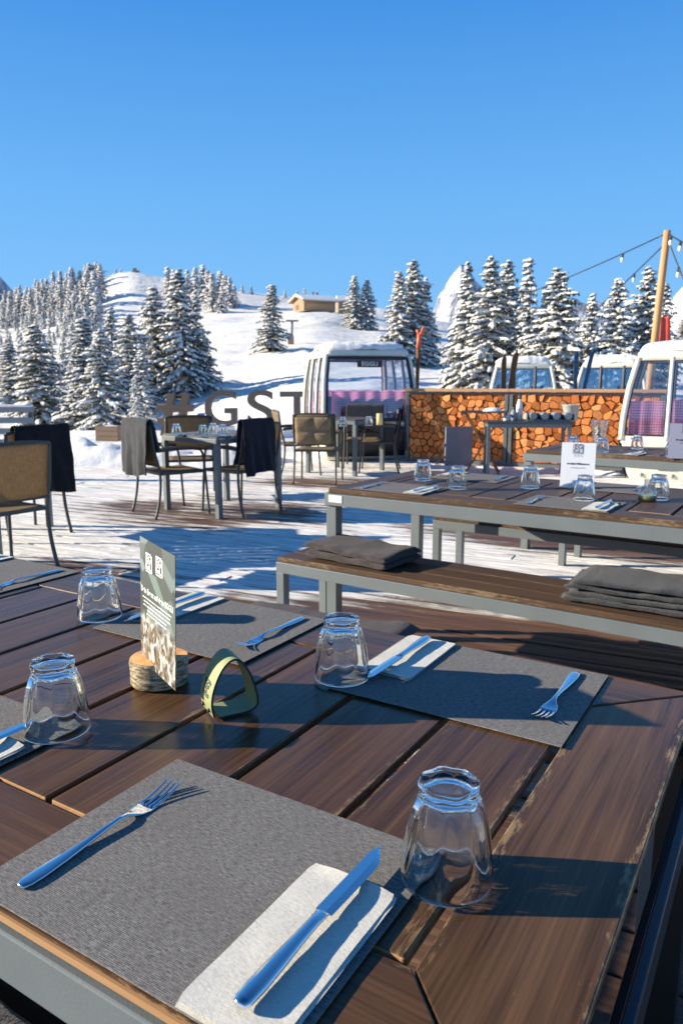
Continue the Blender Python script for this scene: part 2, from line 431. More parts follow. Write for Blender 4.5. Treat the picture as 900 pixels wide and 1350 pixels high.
# felt ring
m = NT('green_felt'); m.set(rough=.6, color=(.28, .30, .14))
f = m.noise(m.obj(), 300, 3); m.color(m.ramp(f, [(.3, (.25, .275, .125)), (.7, (.33, .355, .165))])); m.bump(f, .2, .0008); M['felt'] = m.m
M['felt_edge'] = simple('felt_edge', (.02, .022, .018), .7)

# spruce
m = NT('spruce_needles'); m.set(rough=.8, spec=.2)
f = m.noise(m.obj(), 1.2, 3); r = m.rand()
c = m.ramp(f, [(.3, (.040, .052, .038)), (.7, (.10, .115, .08))])
m.color(m.mix(m.math('MULTIPLY', r, .35), c, (.13, .12, .08))); M['needles'] = m.m
m = NT('far_needles'); m.set(rough=.85, spec=.15)
f = m.noise(m.obj(), 1.0, 3); m.color(m.ramp(f, [(.3, (.018, .028, .027)), (.7, (.045, .060, .052))])); M['far_needles'] = m.m
m = NT('tree_snow'); m.set(rough=.8, spec=.15)
f = m.noise(m.obj(), 2.2, 4); m.color(m.ramp(f, [(.3, (.82, .80, .77)), (.7, (.94, .92, .88))])); M['tree_snow'] = m.m
# ================================================================== setting
# ---- terrain: a hillside heightfield, laid out by bearing and distance
HU = [-900, -300, 0, 100, 175, 230, 300, 413, 500, 560, 700, 820, 860, 900, 1000, 1900]
HY = [8, 13, 18, 30, 45, 60, 75, 95, 120, 150, 185, 220, 300]
def zh(v, Y): return CAMZ + Y * math.tan(math.atan((675 - v) / FPX) - PITCH)
HV = {  # apparent height of the ground at 60..220 m
    -900: [560, 535, 505, 470, 440, 415, 400], -300: [560, 535, 508, 480, 460, 445, 435],
    0: [560, 532, 505, 475, 450, 430, 416], 100: [562, 532, 500, 462, 434, 410, 394],
    175: [562, 530, 496, 456, 426, 394, 371.5], 230: [560, 528, 492, 455, 425, 398, 380],
    300: [538, 522, 487, 450, 422, 404, 398], 413: [520, 505, 478, 445, 417, 409, 407],
    500: [518, 503, 478, 450, 428, 422, 420], 560: [528, 508, 482, 458, 442, 436, 434],
    700: [532, 508, 490, 478, 468, 462, 460], 820: [530, 508, 494, 484, 476, 470, 462],
    860: [530, 508, 494, 480, 462, 440, 418], 900: [528, 505, 486, 464, 438, 408, 384],
    1000: [520, 490, 465, 440, 405, 365, 330], 1900: [500, 470, 440, 410, 380, 350, 320]}
HZ = np.zeros((len(HU), len(HY)))
for i, u in enumerate(HU):
    HZ[i, :5] = [-.45, -.10, .06, -1.3, -3.2]
    kv = float(np.interp(u, [-900, 225, 250, 300, 413, 500, 560, 640, 720, 1900], [590, 588, 545, 519, 503, 503, 517, 548, 575, 590]))
    HZ[i, 4] = zh(kv, 45); HZ[i, 3] = zh(kv + 22, 30) if kv < 580 else -1.3
    HZ[i, 5:12] = [zh(v, Y) for v, Y in zip(HV[u], HY[5:12])]
    HZ[i, 12] = -15
def catmull(p0, p1, p2, p3, t):
    return .5 * (2 * p1 + (p2 - p0) * t + (2 * p0 - 5 * p1 + 4 * p2 - p3) * t * t + (3 * p1 - p0 - 3 * p2 + p3) * t ** 3)
def terrain_z(x, Y, detail=True):
    u = 450 + 985 * x / max(Y, 1)
    u = min(max(u, HU[0]), HU[-1] - 1e-3); Yc = min(max(Y, HY[0]), HY[-1] - 1e-3)
    i = int(np.searchsorted(HU, u, 'right') - 1); j = int(np.searchsorted(HY, Yc, 'right') - 1)
    a = (u - HU[i]) / (HU[i + 1] - HU[i]); b = (Yc - HY[j]) / (HY[j + 1] - HY[j])
    a = a * a * (3 - 2 * a)
    col = []
    n = len(HY) - 1
    for jj in (j - 1, j, j + 1, j + 2):
        jj = min(max(jj, 0), n); col.append(HZ[i, jj] * (1 - a) + HZ[i + 1, jj] * a)
    z = catmull(*col, b) if 4 <= j <= 10 else col[1] * (1 - b) + col[2] * b
    if detail:
        k = smooth(14, 60, Y) * (1 - smooth(190, 218, Y) * .7)
        z += k * (fbm(x * .03, Y * .03, 3.1) * 1.0 + fbm(x * .12, Y * .12, 1.7, 3) * .3) + .03 * fbm(x * .6, Y * .6, 5, 3) * smooth(12, 14, Y)
    return z
g = MB()
us = list(np.arange(-900, 1901, 14.0)); ys = list(np.concatenate([np.arange(9, 20, .5), np.arange(20, 60, 1.0), np.arange(60, 150, 1.6), np.arange(150, 232, 2.0), [240, 260, 299]]))
vs = []
for Y in ys:
    for u in us:
        x = (u - 450) / 985 * Y; vs.append((x, Y, terrain_z(x, Y)))
nu = len(us)
fs = [(j * nu + i, j * nu + i + 1, (j + 1) * nu + i + 1, (j + 1) * nu + i) for j in range(len(ys) - 1) for i in range(nu - 1)]
g.add(vs, fs, 0, True)
tag(g.build('snow_hill', M['hill_snow']), kind='structure')
g = MB(); g.add([(-6000, -6000, -16), (6000, -6000, -16), (6000, 6000, -16), (-6000, 6000, -16)], [(0, 1, 2, 3)])
tag(g.build('ground', M['snow']), kind='structure')
g = MB()   # snowy level ground around the terrace
g.grid(60, 40, lambda a, b: Vector((-30 + 60 * a, -14 + 27 * b, -.34 + .05 * fbm(a * 20, b * 14))), 0, True)
tag(g.build('snow_field', M['snow']), kind='structure')

# ---- far mountains
def mountain(name, pts, Y, depth, seed, kind='structure', base_v=520, jag=1.0):
    us_ = [p[0] for p in pts]; vs_ = [p[1] for p in pts]
    g = MB(); nx, ny = 150, 40
    def fn(a, b):
        u = us_[0] + (us_[-1] - us_[0]) * a
        v = float(np.interp(u, us_, vs_)); zt = zh(v, Y); zb = -40
        t = (b - .5) * 2
        y = Y + t * depth
        x = (u - 450) / 985 * Y
        prof = 1 - abs(t) ** .9
        rid = mnoise.ridged_multi_fractal(Vector((x * .004, y * .004, seed)), .9, 2.1, 6, 1.0, 2.0)
        zz = zb + (zt - zb) * prof * (1 - .22 * (1 - prof) * rid) + (zt - zb) * jag * .06 * (rid - 1.2) * (.25 + .75 * smooth(0, .4, abs(t)))
        return Vector((x * (1 + t * depth / Y * .6), y, zz))
    g.grid(nx, ny, fn, 0, False)
    return tag(g.build(name, M['mountain']), kind=kind)
mountain('mountain', [(545, 470), (566, 420), (574, 392), (590, 366), (603, 349), (612, 352), (622, 370), (640, 388), (665, 410), (700, 440), (740, 470)], 2600, 420, 2.0)
mountain('mountain', [(-420, 420), (-260, 385), (-120, 352), (-30, 322), (2, 349), (14, 368), (30, 388), (60, 420), (110, 470)], 2300, 420, 9.0)
mountain('mountain', [(420, 470), (520, 430), (600, 412), (660, 405), (720, 410), (780, 398), (820, 404), (880, 420), (960, 400), (1100, 430), (1300, 470)], 3600, 500, 4.0)

# ---- sky and sun
w = bpy.data.worlds.new('World'); SC.world = w; w.use_nodes = True
nt = w.node_tree; bg = nt.nodes['Background']
SUN_EL, SUN_V = R(19), Vector((-.995, .06, 0)).normalized()
sky = nt.nodes.new('ShaderNodeTexSky'); sky.sky_type = 'NISHITA'; sky.sun_disc = False
sky.sun_elevation = SUN_EL; sky.sun_rotation = math.atan2(SUN_V.x, SUN_V.y)
sky.altitude = 1500; sky.air_density = 1.0; sky.dust_density = .2; sky.ozone_density = 2.2
hs = nt.nodes.new('ShaderNodeHueSaturation'); hs.inputs['Saturation'].default_value = 1.25; hs.inputs['Value'].default_value = 1.6
nt.links.new(sky.outputs[0], hs.inputs['Color'])
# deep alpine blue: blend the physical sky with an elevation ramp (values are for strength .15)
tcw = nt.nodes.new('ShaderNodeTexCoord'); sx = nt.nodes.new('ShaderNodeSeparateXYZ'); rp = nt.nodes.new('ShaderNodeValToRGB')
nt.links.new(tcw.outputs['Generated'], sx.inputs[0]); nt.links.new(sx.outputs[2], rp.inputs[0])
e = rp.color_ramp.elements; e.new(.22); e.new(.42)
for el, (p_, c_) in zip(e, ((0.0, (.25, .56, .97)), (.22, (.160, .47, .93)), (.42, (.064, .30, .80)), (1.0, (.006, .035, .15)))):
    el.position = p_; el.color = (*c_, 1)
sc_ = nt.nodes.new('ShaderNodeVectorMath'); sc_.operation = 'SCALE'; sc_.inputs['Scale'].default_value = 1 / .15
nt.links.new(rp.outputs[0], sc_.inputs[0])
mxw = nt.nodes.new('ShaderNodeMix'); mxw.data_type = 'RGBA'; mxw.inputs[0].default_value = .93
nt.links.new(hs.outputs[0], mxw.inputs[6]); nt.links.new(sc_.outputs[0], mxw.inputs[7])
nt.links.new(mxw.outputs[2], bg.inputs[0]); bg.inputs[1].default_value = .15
sl = bpy.data.lights.new('sun', 'SUN'); sl.energy = 10.0; sl.cycles.is_caustics_light = True; sl.angle = R(.5); sl.color = (1.0, .89, .71)
so = bpy.data.objects.new('sun', sl); COL.objects.link(so); so.location = (-20, 3, 12)
d = -(SUN_V * math.cos(SUN_EL) + Vector((0, 0, math.sin(SUN_EL))))
so.rotation_euler = d.to_track_quat('-Z', 'Y').to_euler()

# ---- camera
cd = bpy.data.cameras.new('camera'); cam = bpy.data.objects.new('camera', cd); COL.objects.link(cam); SC.camera = cam
cd.sensor_fit = 'VERTICAL'; cd.sensor_height = 36; cd.lens = FPX / 1350 * 36; cd.clip_start = .02; cd.clip_end = 9000
cam.location = (0, 0, CAMZ); cam.rotation_euler = (R(90) - PITCH, 0, 0)
cd.dof.use_dof = True; cd.dof.focus_distance = 1.15; cd.dof.aperture_fstop = 11

SC.view_settings.view_transform = 'Standard'; SC.view_settings.look = 'None'; SC.view_settings.exposure = 0; SC.view_settings.gamma = 1
cy = SC.cycles
cy.max_bounces = 10; cy.transmission_bounces = 10; cy.transparent_max_bounces = 24; cy.glossy_bounces = 5; cy.diffuse_bounces = 4
cy.caustics_reflective = False; cy.caustics_refractive = True; cy.sample_clamp_indirect = 8; cy.use_denoising = True

# ---- deck: boards with gaps, snow carried as a coverage attribute
DP = Vector((.906, -.42, 0)).normalized(); DQ = Vector((-DP.y, DP.x, 0))
BARE = [  # x, y, half-length, half-width, angle, strength: where the boards show through
    (-1.25, 7.05, 1.5, .8, -.3, .50), (-.1, 9.1, 1.5, .6, -.2, .44), (1.25, 3.25, 2.1, .50, -.45, .80), (2.1, 5.5, 1.6, .42, -.5, .72),
    (.9, 1.3, 1.0, 1.1, 0, .62), (-1.9, 4.75, .9, .4, -.3, .42), (2.6, 3.2, 1.6, 1.0, -.4, .55), (.7, 6.3, .7, .15, -.3, .30), (-.6, 1.1, 2.0, 1.5, -.4, 1.0), (3.4, 4.6, 1.0, .35, -.5, .4)]  # full-strength patch under the front table stands in for shade in its plank gaps
def bare(x, y):
    b = 0
    for cx, cy_, rx, ry, an, st in BARE:
        dx, dy = x - cx, y - cy_; c, s = math.cos(an), math.sin(an)
        e = math.hypot((dx * c + dy * s) / rx, (-dx * s + dy * c) / ry)
        b = max(b, st * (1 - smooth(.2, 1.5, e)))
    return b
g = MB(); bare_vals = []
PW, GAP = .142, .010
q = -2.6
while q < 12.4:
    x0 = -9 + random.uniform(-2.4, 0)
    while x0 < 9:
        L = random.choice((3.2, 3.6, 4.0)); x1 = min(x0 + L, 9.2); n = max(2, int((x1 - x0) / .11))
        ox, oy = random.uniform(0, 50), random.uniform(0, 50); dz = random.uniform(-.003, .003); tilt = random.uniform(-.002, .002)
        o = len(g.v); vs = []; uv = []; uv2 = []
        for i in range(n + 1):
            p = x0 + (x1 - .001 - x0) * i / n
            for qq, zz, e in ((q, -.035, 0), (q, dz - .004, 0), (q + .006, dz, .02), (q + PW * .33, dz + tilt, .33), (q + PW * .66, dz - tilt, .66), (q + PW - .006, dz, .98), (q + PW, dz - .004, 1), (q + PW, -.035, 1)):
                P = DP * p + DQ * qq; vs.append((P.x, P.y, zz)); uv.append((p + ox, qq - q + oy)); uv2.append((i / n, e)); bare_vals.append(bare(P.x, P.y))
        fs = [(i * 8 + k, (i + 1) * 8 + k, (i + 1) * 8 + k + 1, i * 8 + k + 1) for i in range(n) for k in range(7)]
        g.add(vs, fs, 0, False, uv, uv2)
        x0 = x1 + .001
    q += PW + GAP
deck = tag(g.build('deck', M['deck']), kind='structure')
at = deck.data.attributes.new('bare', 'FLOAT', 'POINT'); at.data.foreach_set('value', bare_vals)
g = MB()    # black sheet standing in for the shade below the boards
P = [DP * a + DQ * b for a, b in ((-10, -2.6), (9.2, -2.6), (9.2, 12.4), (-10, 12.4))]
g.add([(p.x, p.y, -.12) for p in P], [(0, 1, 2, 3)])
tag(g.build('deck_void_shade', M['black']), kind='structure')

# ---- shovelled snow banks along the deck edge
def bank(name, x0, x1, yfun, h, wd, seed):
    g = MB()
    def fn(a, b):
        x = x0 + (x1 - x0) * a; t = b * 2 - 1
        y = yfun(x) + t * wd
        e = smooth(0, .12, a) * smooth(1, .88, a)
        hh = h * e * (1 - abs(t) ** 2.2) * (.75 + .55 * fbm(x * .9, y * .9, seed, 3)) + .11 * e * (1 - abs(t)) * fbm(x * 3.2, y * 3.2, seed, 4)
        lump = .06 * abs(nz(x * 5, y * 5, seed)) * e * (1 - abs(t))
        return Vector((x, y, -.06 + max(0, hh + lump)))
    g.grid(int((x1 - x0) / .07), 34, fn, 0, True)
    return tag(g.build(name, M['snow_lump']), kind='structure')
bank('snow_bank', -8.5, -.7, lambda x: 11.6 - .05 * x, .42, 1.0, 1)
bank('snow_bank', -.9, 4.5, lambda x: 13.6 - .1 * x, .16, .9, 4)
bank('snow_bank', .9, 5.2, lambda x: 11.2 - .45 * (x - 1.0), .10, .35, 7)

# ================================================================== trees
def bough(g, rnd, base, ang, L, droop, snowy, lod, rise):
    c, s = math.cos(ang), math.sin(ang); o = Vector((c, s, 0)); sd = Vector((-s, c, 0))
    nseg = max(3, int(L / (.24 if lod else .5)))
    def at(t): return base + o * (L * t) + Vector((0, 0, rise * L * t - droop * L * t ** 1.6 + .10 * L * t ** 4))
    for i in range(1, nseg + 1):
        t = i / nseg; p = at(t); lw = .12 + .34 * L * .40 * (1 - t) ** .7 + .06
        for sg in (-1, 1):
            if rnd.random() < .08: continue
            tip = p + sd * sg * lw * rnd.uniform(.6, 1.35) + o * rnd.uniform(.05, .30) + Vector((0, 0, -rnd.uniform(.08, .34) * (1 + .3 * L)))
            b0 = p - o * .12; b1 = p + o * .12; mid = (p + tip) / 2 + Vector((0, 0, .05))
            g.add([b0, b1, mid + o * .09, tip, mid - o * .11], [(0, 1, 2, 4), (4, 2, 3)], 0, False)
            if rnd.random() < snowy * .95 and lod:      # a dusting on the side spray
                q = mid + Vector((0, 0, .035)); w = rnd.uniform(.07, .13)
                g.add([q - o * w * 1.3, q + sd * sg * w * 1.5 - Vector((0, 0, .07)), q + o * w * 1.3, q - sd * sg * w, q + Vector((0, 0, w * .8))], [(0, 1, 4), (1, 2, 4), (2, 3, 4), (3, 0, 4)], 1, True)
        if lod:
            tip = p + o * rnd.uniform(-.05, .15) + sd * rnd.uniform(-.1, .1) + Vector((0, 0, -rnd.uniform(.20, .55)))
            g.add([p - sd * .10, p + sd * .10, tip], [(0, 1, 2)], 0, False)
        if rnd.random() < snowy:
            r = rnd.uniform(.11, .22) * (1 + .22 * L * (1 - t)) * (1.0 if lod else 1.7); el = rnd.uniform(1.2, 2.6)
            q = p + sd * rnd.uniform(-.45, .45) * lw + Vector((0, 0, .03)); k = 6 if lod else 5
            top = q + Vector((rnd.uniform(-.03, .03), rnd.uniform(-.03, .03), r * rnd.uniform(.5, .9)))
            d2 = (o + sd * rnd.uniform(-.4, .4) + Vector((0, 0, rise - droop * 1.6 * t ** .6))).normalized()
            ring = []; ring2 = []
            for a in range(k):
                an = a * math.tau / k + rnd.uniform(-.25, .25); rr = r * rnd.uniform(.75, 1.25)
                off = d2 * (math.cos(an) * rr * el) + sd * (math.sin(an) * rr)
                ring.append(q + off - Vector((0, 0, r * .28))); ring2.append(q + off * .7 + Vector((0, 0, r * .4)))
            fs = [(a, (a + 1) % k, k + (a + 1) % k, k + a) for a in range(k)] + [(k + a, k + (a + 1) % k, 2 * k) for a in range(k)]
            g.add(ring + ring2 + [top], fs, 1, True)
def spruce(seed, H=14.0, Rb=2.6, dens=1.0, snowy=.75, lod=1, power=.85, gap=.0):
    rnd = random.Random(seed); g = MB()
    lean = Vector((rnd.uniform(-.02, .02), rnd.uniform(-.02, .02), 0))
    n = int((175 if lod else 95) * dens); ga = rnd.uniform(0, 6.28)
    for k in range(n):
        t = .05 + .935 * (k / (n - 1)) ** 1.12; z = t * H + rnd.uniform(-.15, .15)
        ang = ga + k * 2.39996 + rnd.uniform(-.35, .35)
        lump = .78 + .55 * (nz(math.cos(ang) * 1.1 + seed, math.sin(ang) * 1.1, z * .42) + .25) + .22 * nz(seed, z * 1.1, 3)
        if rnd.random() < gap: continue
        Lm = Rb * (1 - t) ** power * (1.0 if t > .14 else .70 + 2.1 * t) + .16 * (1 - t) + .10
        L = max(.15, Lm * lump * rnd.uniform(.70, 1.15) * (1.25 if rnd.random() < .07 else 1))
        bough(g, rnd, Vector((0, 0, z)) + lean * z, ang, L, rnd.uniform(.30, .75) * (1.15 - .85 * t), snowy * rnd.uniform(.7, 1.15), lod, .18 * t + rnd.uniform(-.05, .1))
    tip = Vector((0, 0, H)) + lean * H
    g.tube([tip - Vector((0, 0, .8)), tip], [.07, .02], 5, 1)
    tr = MB(); tr.tube([(0, 0, -1.2), (0, 0, H * .5), tip - Vector((0, 0, .2))], [.24, .14, .02], 7, 0)
    return g.mesh('crown', [M['needles'] if lod else M['far_needles'], M['tree_snow']]), tr.mesh('trunk', M['bark_trunk'])
SPR = [spruce(11, 14, 2.9, 1.0, .9), spruce(12, 14, 2.5, 1.0, .92, 1, .95), spruce(13, 14, 3.3, 1.15, .60, 1, .8), spruce(14, 14, 2.2, .9, .85, 1, .9, .06), spruce(15, 14, 2.9, 1.0, .98, 1, .75, .04), spruce(16, 14, 2.7, 1.0, .85, 1, .7, .05), spruce(17, 14, 3.0, .95, .85, 1, 1.0, .08)]
FAR = [spruce(21, 12, 2.0, 1.15, .48, 0, 1.0), spruce(22, 12, 1.8, 1.15, .40, 0, 1.0), spruce(23, 12, 2.2, 1.15, .55, 0, 1.0)]
RBASE = [2.9, 2.5, 3.3, 2.2, 2.9, 2.7, 3.0]
def tree(u, vt, Y, wpx, kind, label, group=None, rz=None):
    x = (u - 450) / 985 * Y; zb = terrain_z(x, Y) - .1; H = zh(vt, Y) - zb
    t = thing('spruce_tree', label, 'tree', (x, Y, zb), random.uniform(0, 6.28) if rz is None else rz, group)
    s = H / 14.0; sr = (wpx / 985 * Y / 2) / (RBASE[kind] * .74)
    t.scale = (sr, sr, s)
    link('trunk', SPR[kind][1], t); link('crown', SPR[kind][0], t)
    return t
G1, G2 = 'spruces at the foot of the slope', 'spruces behind the cable cabins'
for a in [
    (50, 428, 62, 78, 0, 'bushy snow-laden spruce standing alone behind the tan-backed patio chair', G1),
    (15, 452, 70, 60, 1, 'spruce half out of the picture beside the bushy lone spruce', G1),
    (112, 418, 60, 74, 1, 'pale frosted spruce with a wide skirt, first of the pair left of the hashtag sign', G1),
    (133, 432, 56, 66, 4, 'lower pale spruce with drooping boughs directly behind the snow bank', G1),
    (150, 405, 74, 52, 6, 'slim spruce with a pointed tip rising behind the pale frosted pair', G1),
    (174, 413, 68, 56, 5, 'grey-green spruce between the pale pair and the tall dark cluster', G1),
    (186, 452, 55, 36, 3, 'small slender spruce in front of the tall dark cluster', G1),
    (208, 378, 78, 62, 0, 'tall spruce with a rounded side, left member of the dark cluster above the hashtag', G1),
    (242, 354, 76, 66, 2, 'tallest dark green spruce, in the middle of the cluster above the hashtag', G1),
    (262, 384, 80, 50, 6, 'spruce on the right flank of the dark cluster, its boughs edged with snow', G1),
    (270, 440, 84, 34, 1, 'short spruce leaning on the right foot of the dark cluster', G1),
    (178, 496, 44, 20, 4, 'small young tree fully plastered with snow in front of the spruces', G1),
    (357, 375, 108, 40, 3, 'solitary spruce on the open ski slope left of the wooden hut', None),
    (467, 363, 140, 30, 1, 'left one of the twin spruces on the ridge right of the wooden hut', None),
    (483, 368, 140, 28, 0, 'right one of the twin spruces on the ridge right of the wooden hut', None),
    (525, 357, 98, 44, 1, 'pale left spruce of the close trio above the front-facing cable cabin', None),
    (543, 342, 100, 52, 5, 'tallest spruce of the close trio above the front-facing cable cabin', None),
    (560, 366, 102, 40, 6, 'right-hand shadowed spruce of the close trio beside the red-tipped pole', None),
    (610, 346, 62, 62, 6, 'large spruce in front of the white rock peak', G2),
    (640, 338, 60, 66, 4, 'broad snow-plastered spruce right of the white rock peak', G2),
    (664, 342, 64, 62, 5, 'spruce behind the brown skis with a snow-crusted top', G2),
    (694, 339, 58, 46, 3, 'slim column-like spruce, narrowest in the row behind the cabins', G2),
    (733, 353, 54, 84, 4, 'widest spruce of the row, under the string of bulbs', G2),
    (716, 380, 60, 46, 1, 'smaller spruce tucked against the left side of the widest one', G2),
    (775, 387, 56, 56, 6, 'low spruce directly above the blue skis', G2),
    (812, 365, 52, 66, 4, 'heavily drooping spruce above the snow roof of the far right cabin', G2),
    (845, 350, 58, 62, 5, 'dark-topped spruce just left of the light pole', G2),
    (868, 372, 70, 50, 1, 'spruce partly hidden behind the wooden light pole', G2),
    (893, 420, 130, 26, 0, 'small dark spruce on the white hillside right of the light pole', None),
]: tree(*a)

def far_tree(u, vt, Y, wpx, label, group, kind=None):
    x = (u - 450) / 985 * Y; zb = terrain_z(x, Y) - .3; H = max(2.5, zh(vt, Y) - zb)
    k = random.randrange(3) if kind is None else kind
    t = thing('spruce_tree', label, 'tree', (x, Y, zb), random.uniform(0, 6.28), group)
    s = H / 12.0; sr = min((wpx / 985 * Y / 2) / 1.40, s * 1.75); t.scale = (sr, sr, s)
    link('trunk', FAR[k][1], t); link('crown', FAR[k][0], t)
    return t
GF = 'forest on the left hillside'
def forest_top(u): return float(np.interp(u, [-60, 0, 40, 62, 90, 110, 126, 138, 146], [415, 394, 380, 373, 362, 355, 348, 344, 352]))
rows = [(208, 14, 22), (200, 18, 24), (188, 26, 26), (176, 36, 28), (163, 48, 30), (150, 60, 32), (138, 74, 34), (126, 88, 36), (114, 102, 38), (102, 116, 42), (92, 130, 44)]
for k, (Y, dv, wp) in enumerate(rows):
    u = -60 + random.uniform(0, 10)
    while u < 143 - (k % 2) * 4 - max(0, k - 5) * 9:
        vt = forest_top(u) + dv - 16 + random.uniform(-7, 7)
        far_tree(u, vt, Y + random.uniform(-5, 5), wp * random.uniform(.8, 1.25), 'snow-dusted spruce of the dense forest on the left hillside', GF)
        u += wp * random.uniform(.28, .43)
GR = 'trees on the ridge behind the dark cluster'
for u, vt, Y in ((227, 352, 190), (234, 355, 186), (252, 356, 192), (262, 354, 185), (270, 350, 190), (277, 356, 180), (285, 360, 176), (292, 358, 184), (299, 363, 178), (306, 366, 174), (312, 376, 182), (283, 372, 166), (295, 378, 165)):
    far_tree(u, vt, Y, random.uniform(20, 28), 'spruce in the clump on the ridge right behind the tall dark cluster', GR)
far_tree(160, 356, 216, 12, 'left small spruce on the bare snowy summit beside the thin mast', None, 2)
far_tree(167, 357, 217, 12, 'right small spruce on the bare snowy summit beside the thin mast', None, 2)
for u, vt, w_, l in ((322, 385, 9, 'tiny dark tree on the skyline, first one right of the ridge clump'), (334, 389, 9, 'tiny dark tree on the skyline left of the solitary slope spruce'), (377, 389, 8, 'tiny tree on the skyline just left of the hut roof'),
                     (402, 380, 17, 'frosted tree rising behind the wooden hut roof, tallest there'), (393, 386, 11, 'low frosted tree at the left end of the hut roof'), (419, 385, 9, 'dark tree peeping over the right end of the hut roof'), (413, 388, 8, 'low dark tree over the middle right of the hut roof')):
    far_tree(u, vt, 205, w_, l, None)
# ================================================================== furniture and table ware
# ---- text and logos as thin meshes
def text_mesh(name, s, size, mat, parent, loc, rot=(0, 0, 0), bold=.0, align='CENTER', label=None, sx=1.0):
    cu = bpy.data.curves.new(name, 'FONT'); cu.body = s; cu.size = size; cu.align_x = align; cu.align_y = 'CENTER'; cu.offset = bold
    o = bpy.data.objects.new(name, cu); COL.objects.link(o); bpy.context.view_layer.update()
    me = bpy.data.meshes.new_from_object(o.evaluated_get(bpy.context.evaluated_depsgraph_get())); bpy.data.objects.remove(o); bpy.data.curves.remove(cu)
    me.materials.clear(); me.materials.append(mat); me.name = name
    r = bpy.data.objects.new(name, me); COL.objects.link(r); r.parent = parent; r.location = loc; r.rotation_euler = rot; r.scale = (sx, 1, 1)
    return r
def logo(parent, size, mat, loc, rot, name='logo'):
    """stacked block lettering: EG over GL with a tall I at the right, in a rounded outline"""
    g = MB(); h = size
    bold = .045 * h
    lets = [('E', -.28, .20), ('G', .10, .20), ('G', -.28, -.22), ('L', .10, -.22)]
    root = None; mes = []
    dg = None
    for ch, x, y in lets:
        cu = bpy.data.curves.new('t', 'FONT'); cu.body = ch; cu.size = h * .56; cu.align_x = 'CENTER'; cu.align_y = 'CENTER'; cu.offset = bold * .4
        o = bpy.data.objects.new('t', cu); COL.objects.link(o); bpy.context.view_layer.update()
        me = bpy.data.meshes.new_from_object(o.evaluated_get(bpy.context.evaluated_depsgraph_get())); bpy.data.objects.remove(o); bpy.data.curves.remove(cu)
        g.add([(v.co.x + x * h, v.co.y + y * h, 0) for v in me.vertices], [tuple(p.vertices) for p in me.polygons])
        bpy.data.meshes.remove(me)
    def rect(x0, y0, x1, y1):
        g.add([(x0 * h, y0 * h, 0), (x1 * h, y0 * h, 0), (x1 * h, y1 * h, 0), (x0 * h, y1 * h, 0)], [(0, 1, 2, 3)])
    rect(.36, -.50, .44, .46)
    rect(-.52, .46, .30, .52); rect(-.52, -.52, .30, -.46); rect(-.56, -.46, -.51, .46); rect(.28, -.46, .32, .46)
    o = g.build(name, mat, parent); o.location = loc; o.rotation_euler = rot
    return o

# ---- the front table: boards in a mitred surround on a grey steel frame (local x to the right, y away from the viewer)
RZ1 = R(-31.55)
C1, A1 = frame_dir(RZ1)
def T1(x, y, z=.752): return C1 * x + A1 * y + Vector((0, 0, z))
TX0, TX1, TY0, TY1, TF, TZ = -2.08, -.098, .366, 1.262, .142, .75
front_table = thing('dining_table', 'large dark brown plank table with mitred board surround in front, laid for lunch', 'table', (0, 0, 0), RZ1)
def plank_top(mats, x0, x1, y0, y1, fw, z, th=.026, pitch=.163, gap=.011, first=None, parent=None):
    g = MB(); zb = z - th; i = fw; q = .0015
    # surround
    g.prism([(x0, y0), (x1, y0), (x1 - i, y0 + i), (x0 + i, y0 + i)], zb, z, (1, 0), 0, None)
    g.prism([(x0 + i, y1 - i), (x1 - i, y1 - i), (x1, y1), (x0, y1)], zb, z, (1, 0), 0)
    g.prism([(x1 - i + q, y0 + i - q * 0 + .001), (x1, y0 + .003), (x1, y1 - .003), (x1 - i + q, y1 - i - .001)], zb, z - .0012, (0, 1), 2)
    g.prism([(x0, y0 + .003), (x0 + i - q, y0 + i + .001), (x0 + i - q, y1 - i - .001), (x0, y1 - .003)], zb, z - .0012, (0, 1), 0)
    x = x1 - i - gap
    while x - x0 > fw + .05:
        xa = max(x - pitch + gap, x0 + i + gap)
        dz = random.uniform(-.0015, .0015)
        g.prism([(xa, y0 + i + .006), (x, y0 + i + .006), (x, y1 - i - .006), (xa, y1 - i - .006)], zb, z + dz, (0, 1), 0, 1)
        x = xa - gap
    return g.build('tabletop', mats, parent, .0022, 2)
plank_top([M['table_wood'], M['table_end'], M['table_wood_worn']], TX0, TX1, TY0, TY1, TF, TZ, .015, parent=front_table).cycles.is_caustics_receiver = True
g = MB()  # pale sawn rim showing on the front edge
g.box(((TX0 + TX1) / 2, TY0 - .0015, TZ - .0062), (TX1 - TX0 - .01, .003, .0072), None, 0, (1, 0)); g.build('edge_band', M['table_end'], front_table)
g = MB()
for p, q in (((TX0 - .01, TY0 + .003, .7055), (TX1 + .03, TY0 + .003, .7055)), ((TX0 - .01, TY1 + .004, .7015), (TX1 + .03, TY1 + .004, .7015))):
    g.bar(p, q, .02, .056)
g.bar((TX0 - .012, TY0 - .002, .7015), (TX0 - .012, TY1 - .006, .7015), .02, .056)
for x in np.arange(TX0 + .4, TX1 - .2, .6): g.bar((x, TY0 + .002, .714), (x, TY1 - .010, .714), .04, .03)
g.build('frame', M['steel_grey'], front_table, .0025)
g = MB(); g.bar((TX1 + .020, TY0 - .001, .672), (TX1 + .020, TY1 - .007, .672), .012, .05); g.bar((TX1 + .006, TY0, .65), (TX1 + .006, TY1 - .007, .65), .014, .012); g.build('end_rail', M['steel_black'], front_table, .002)
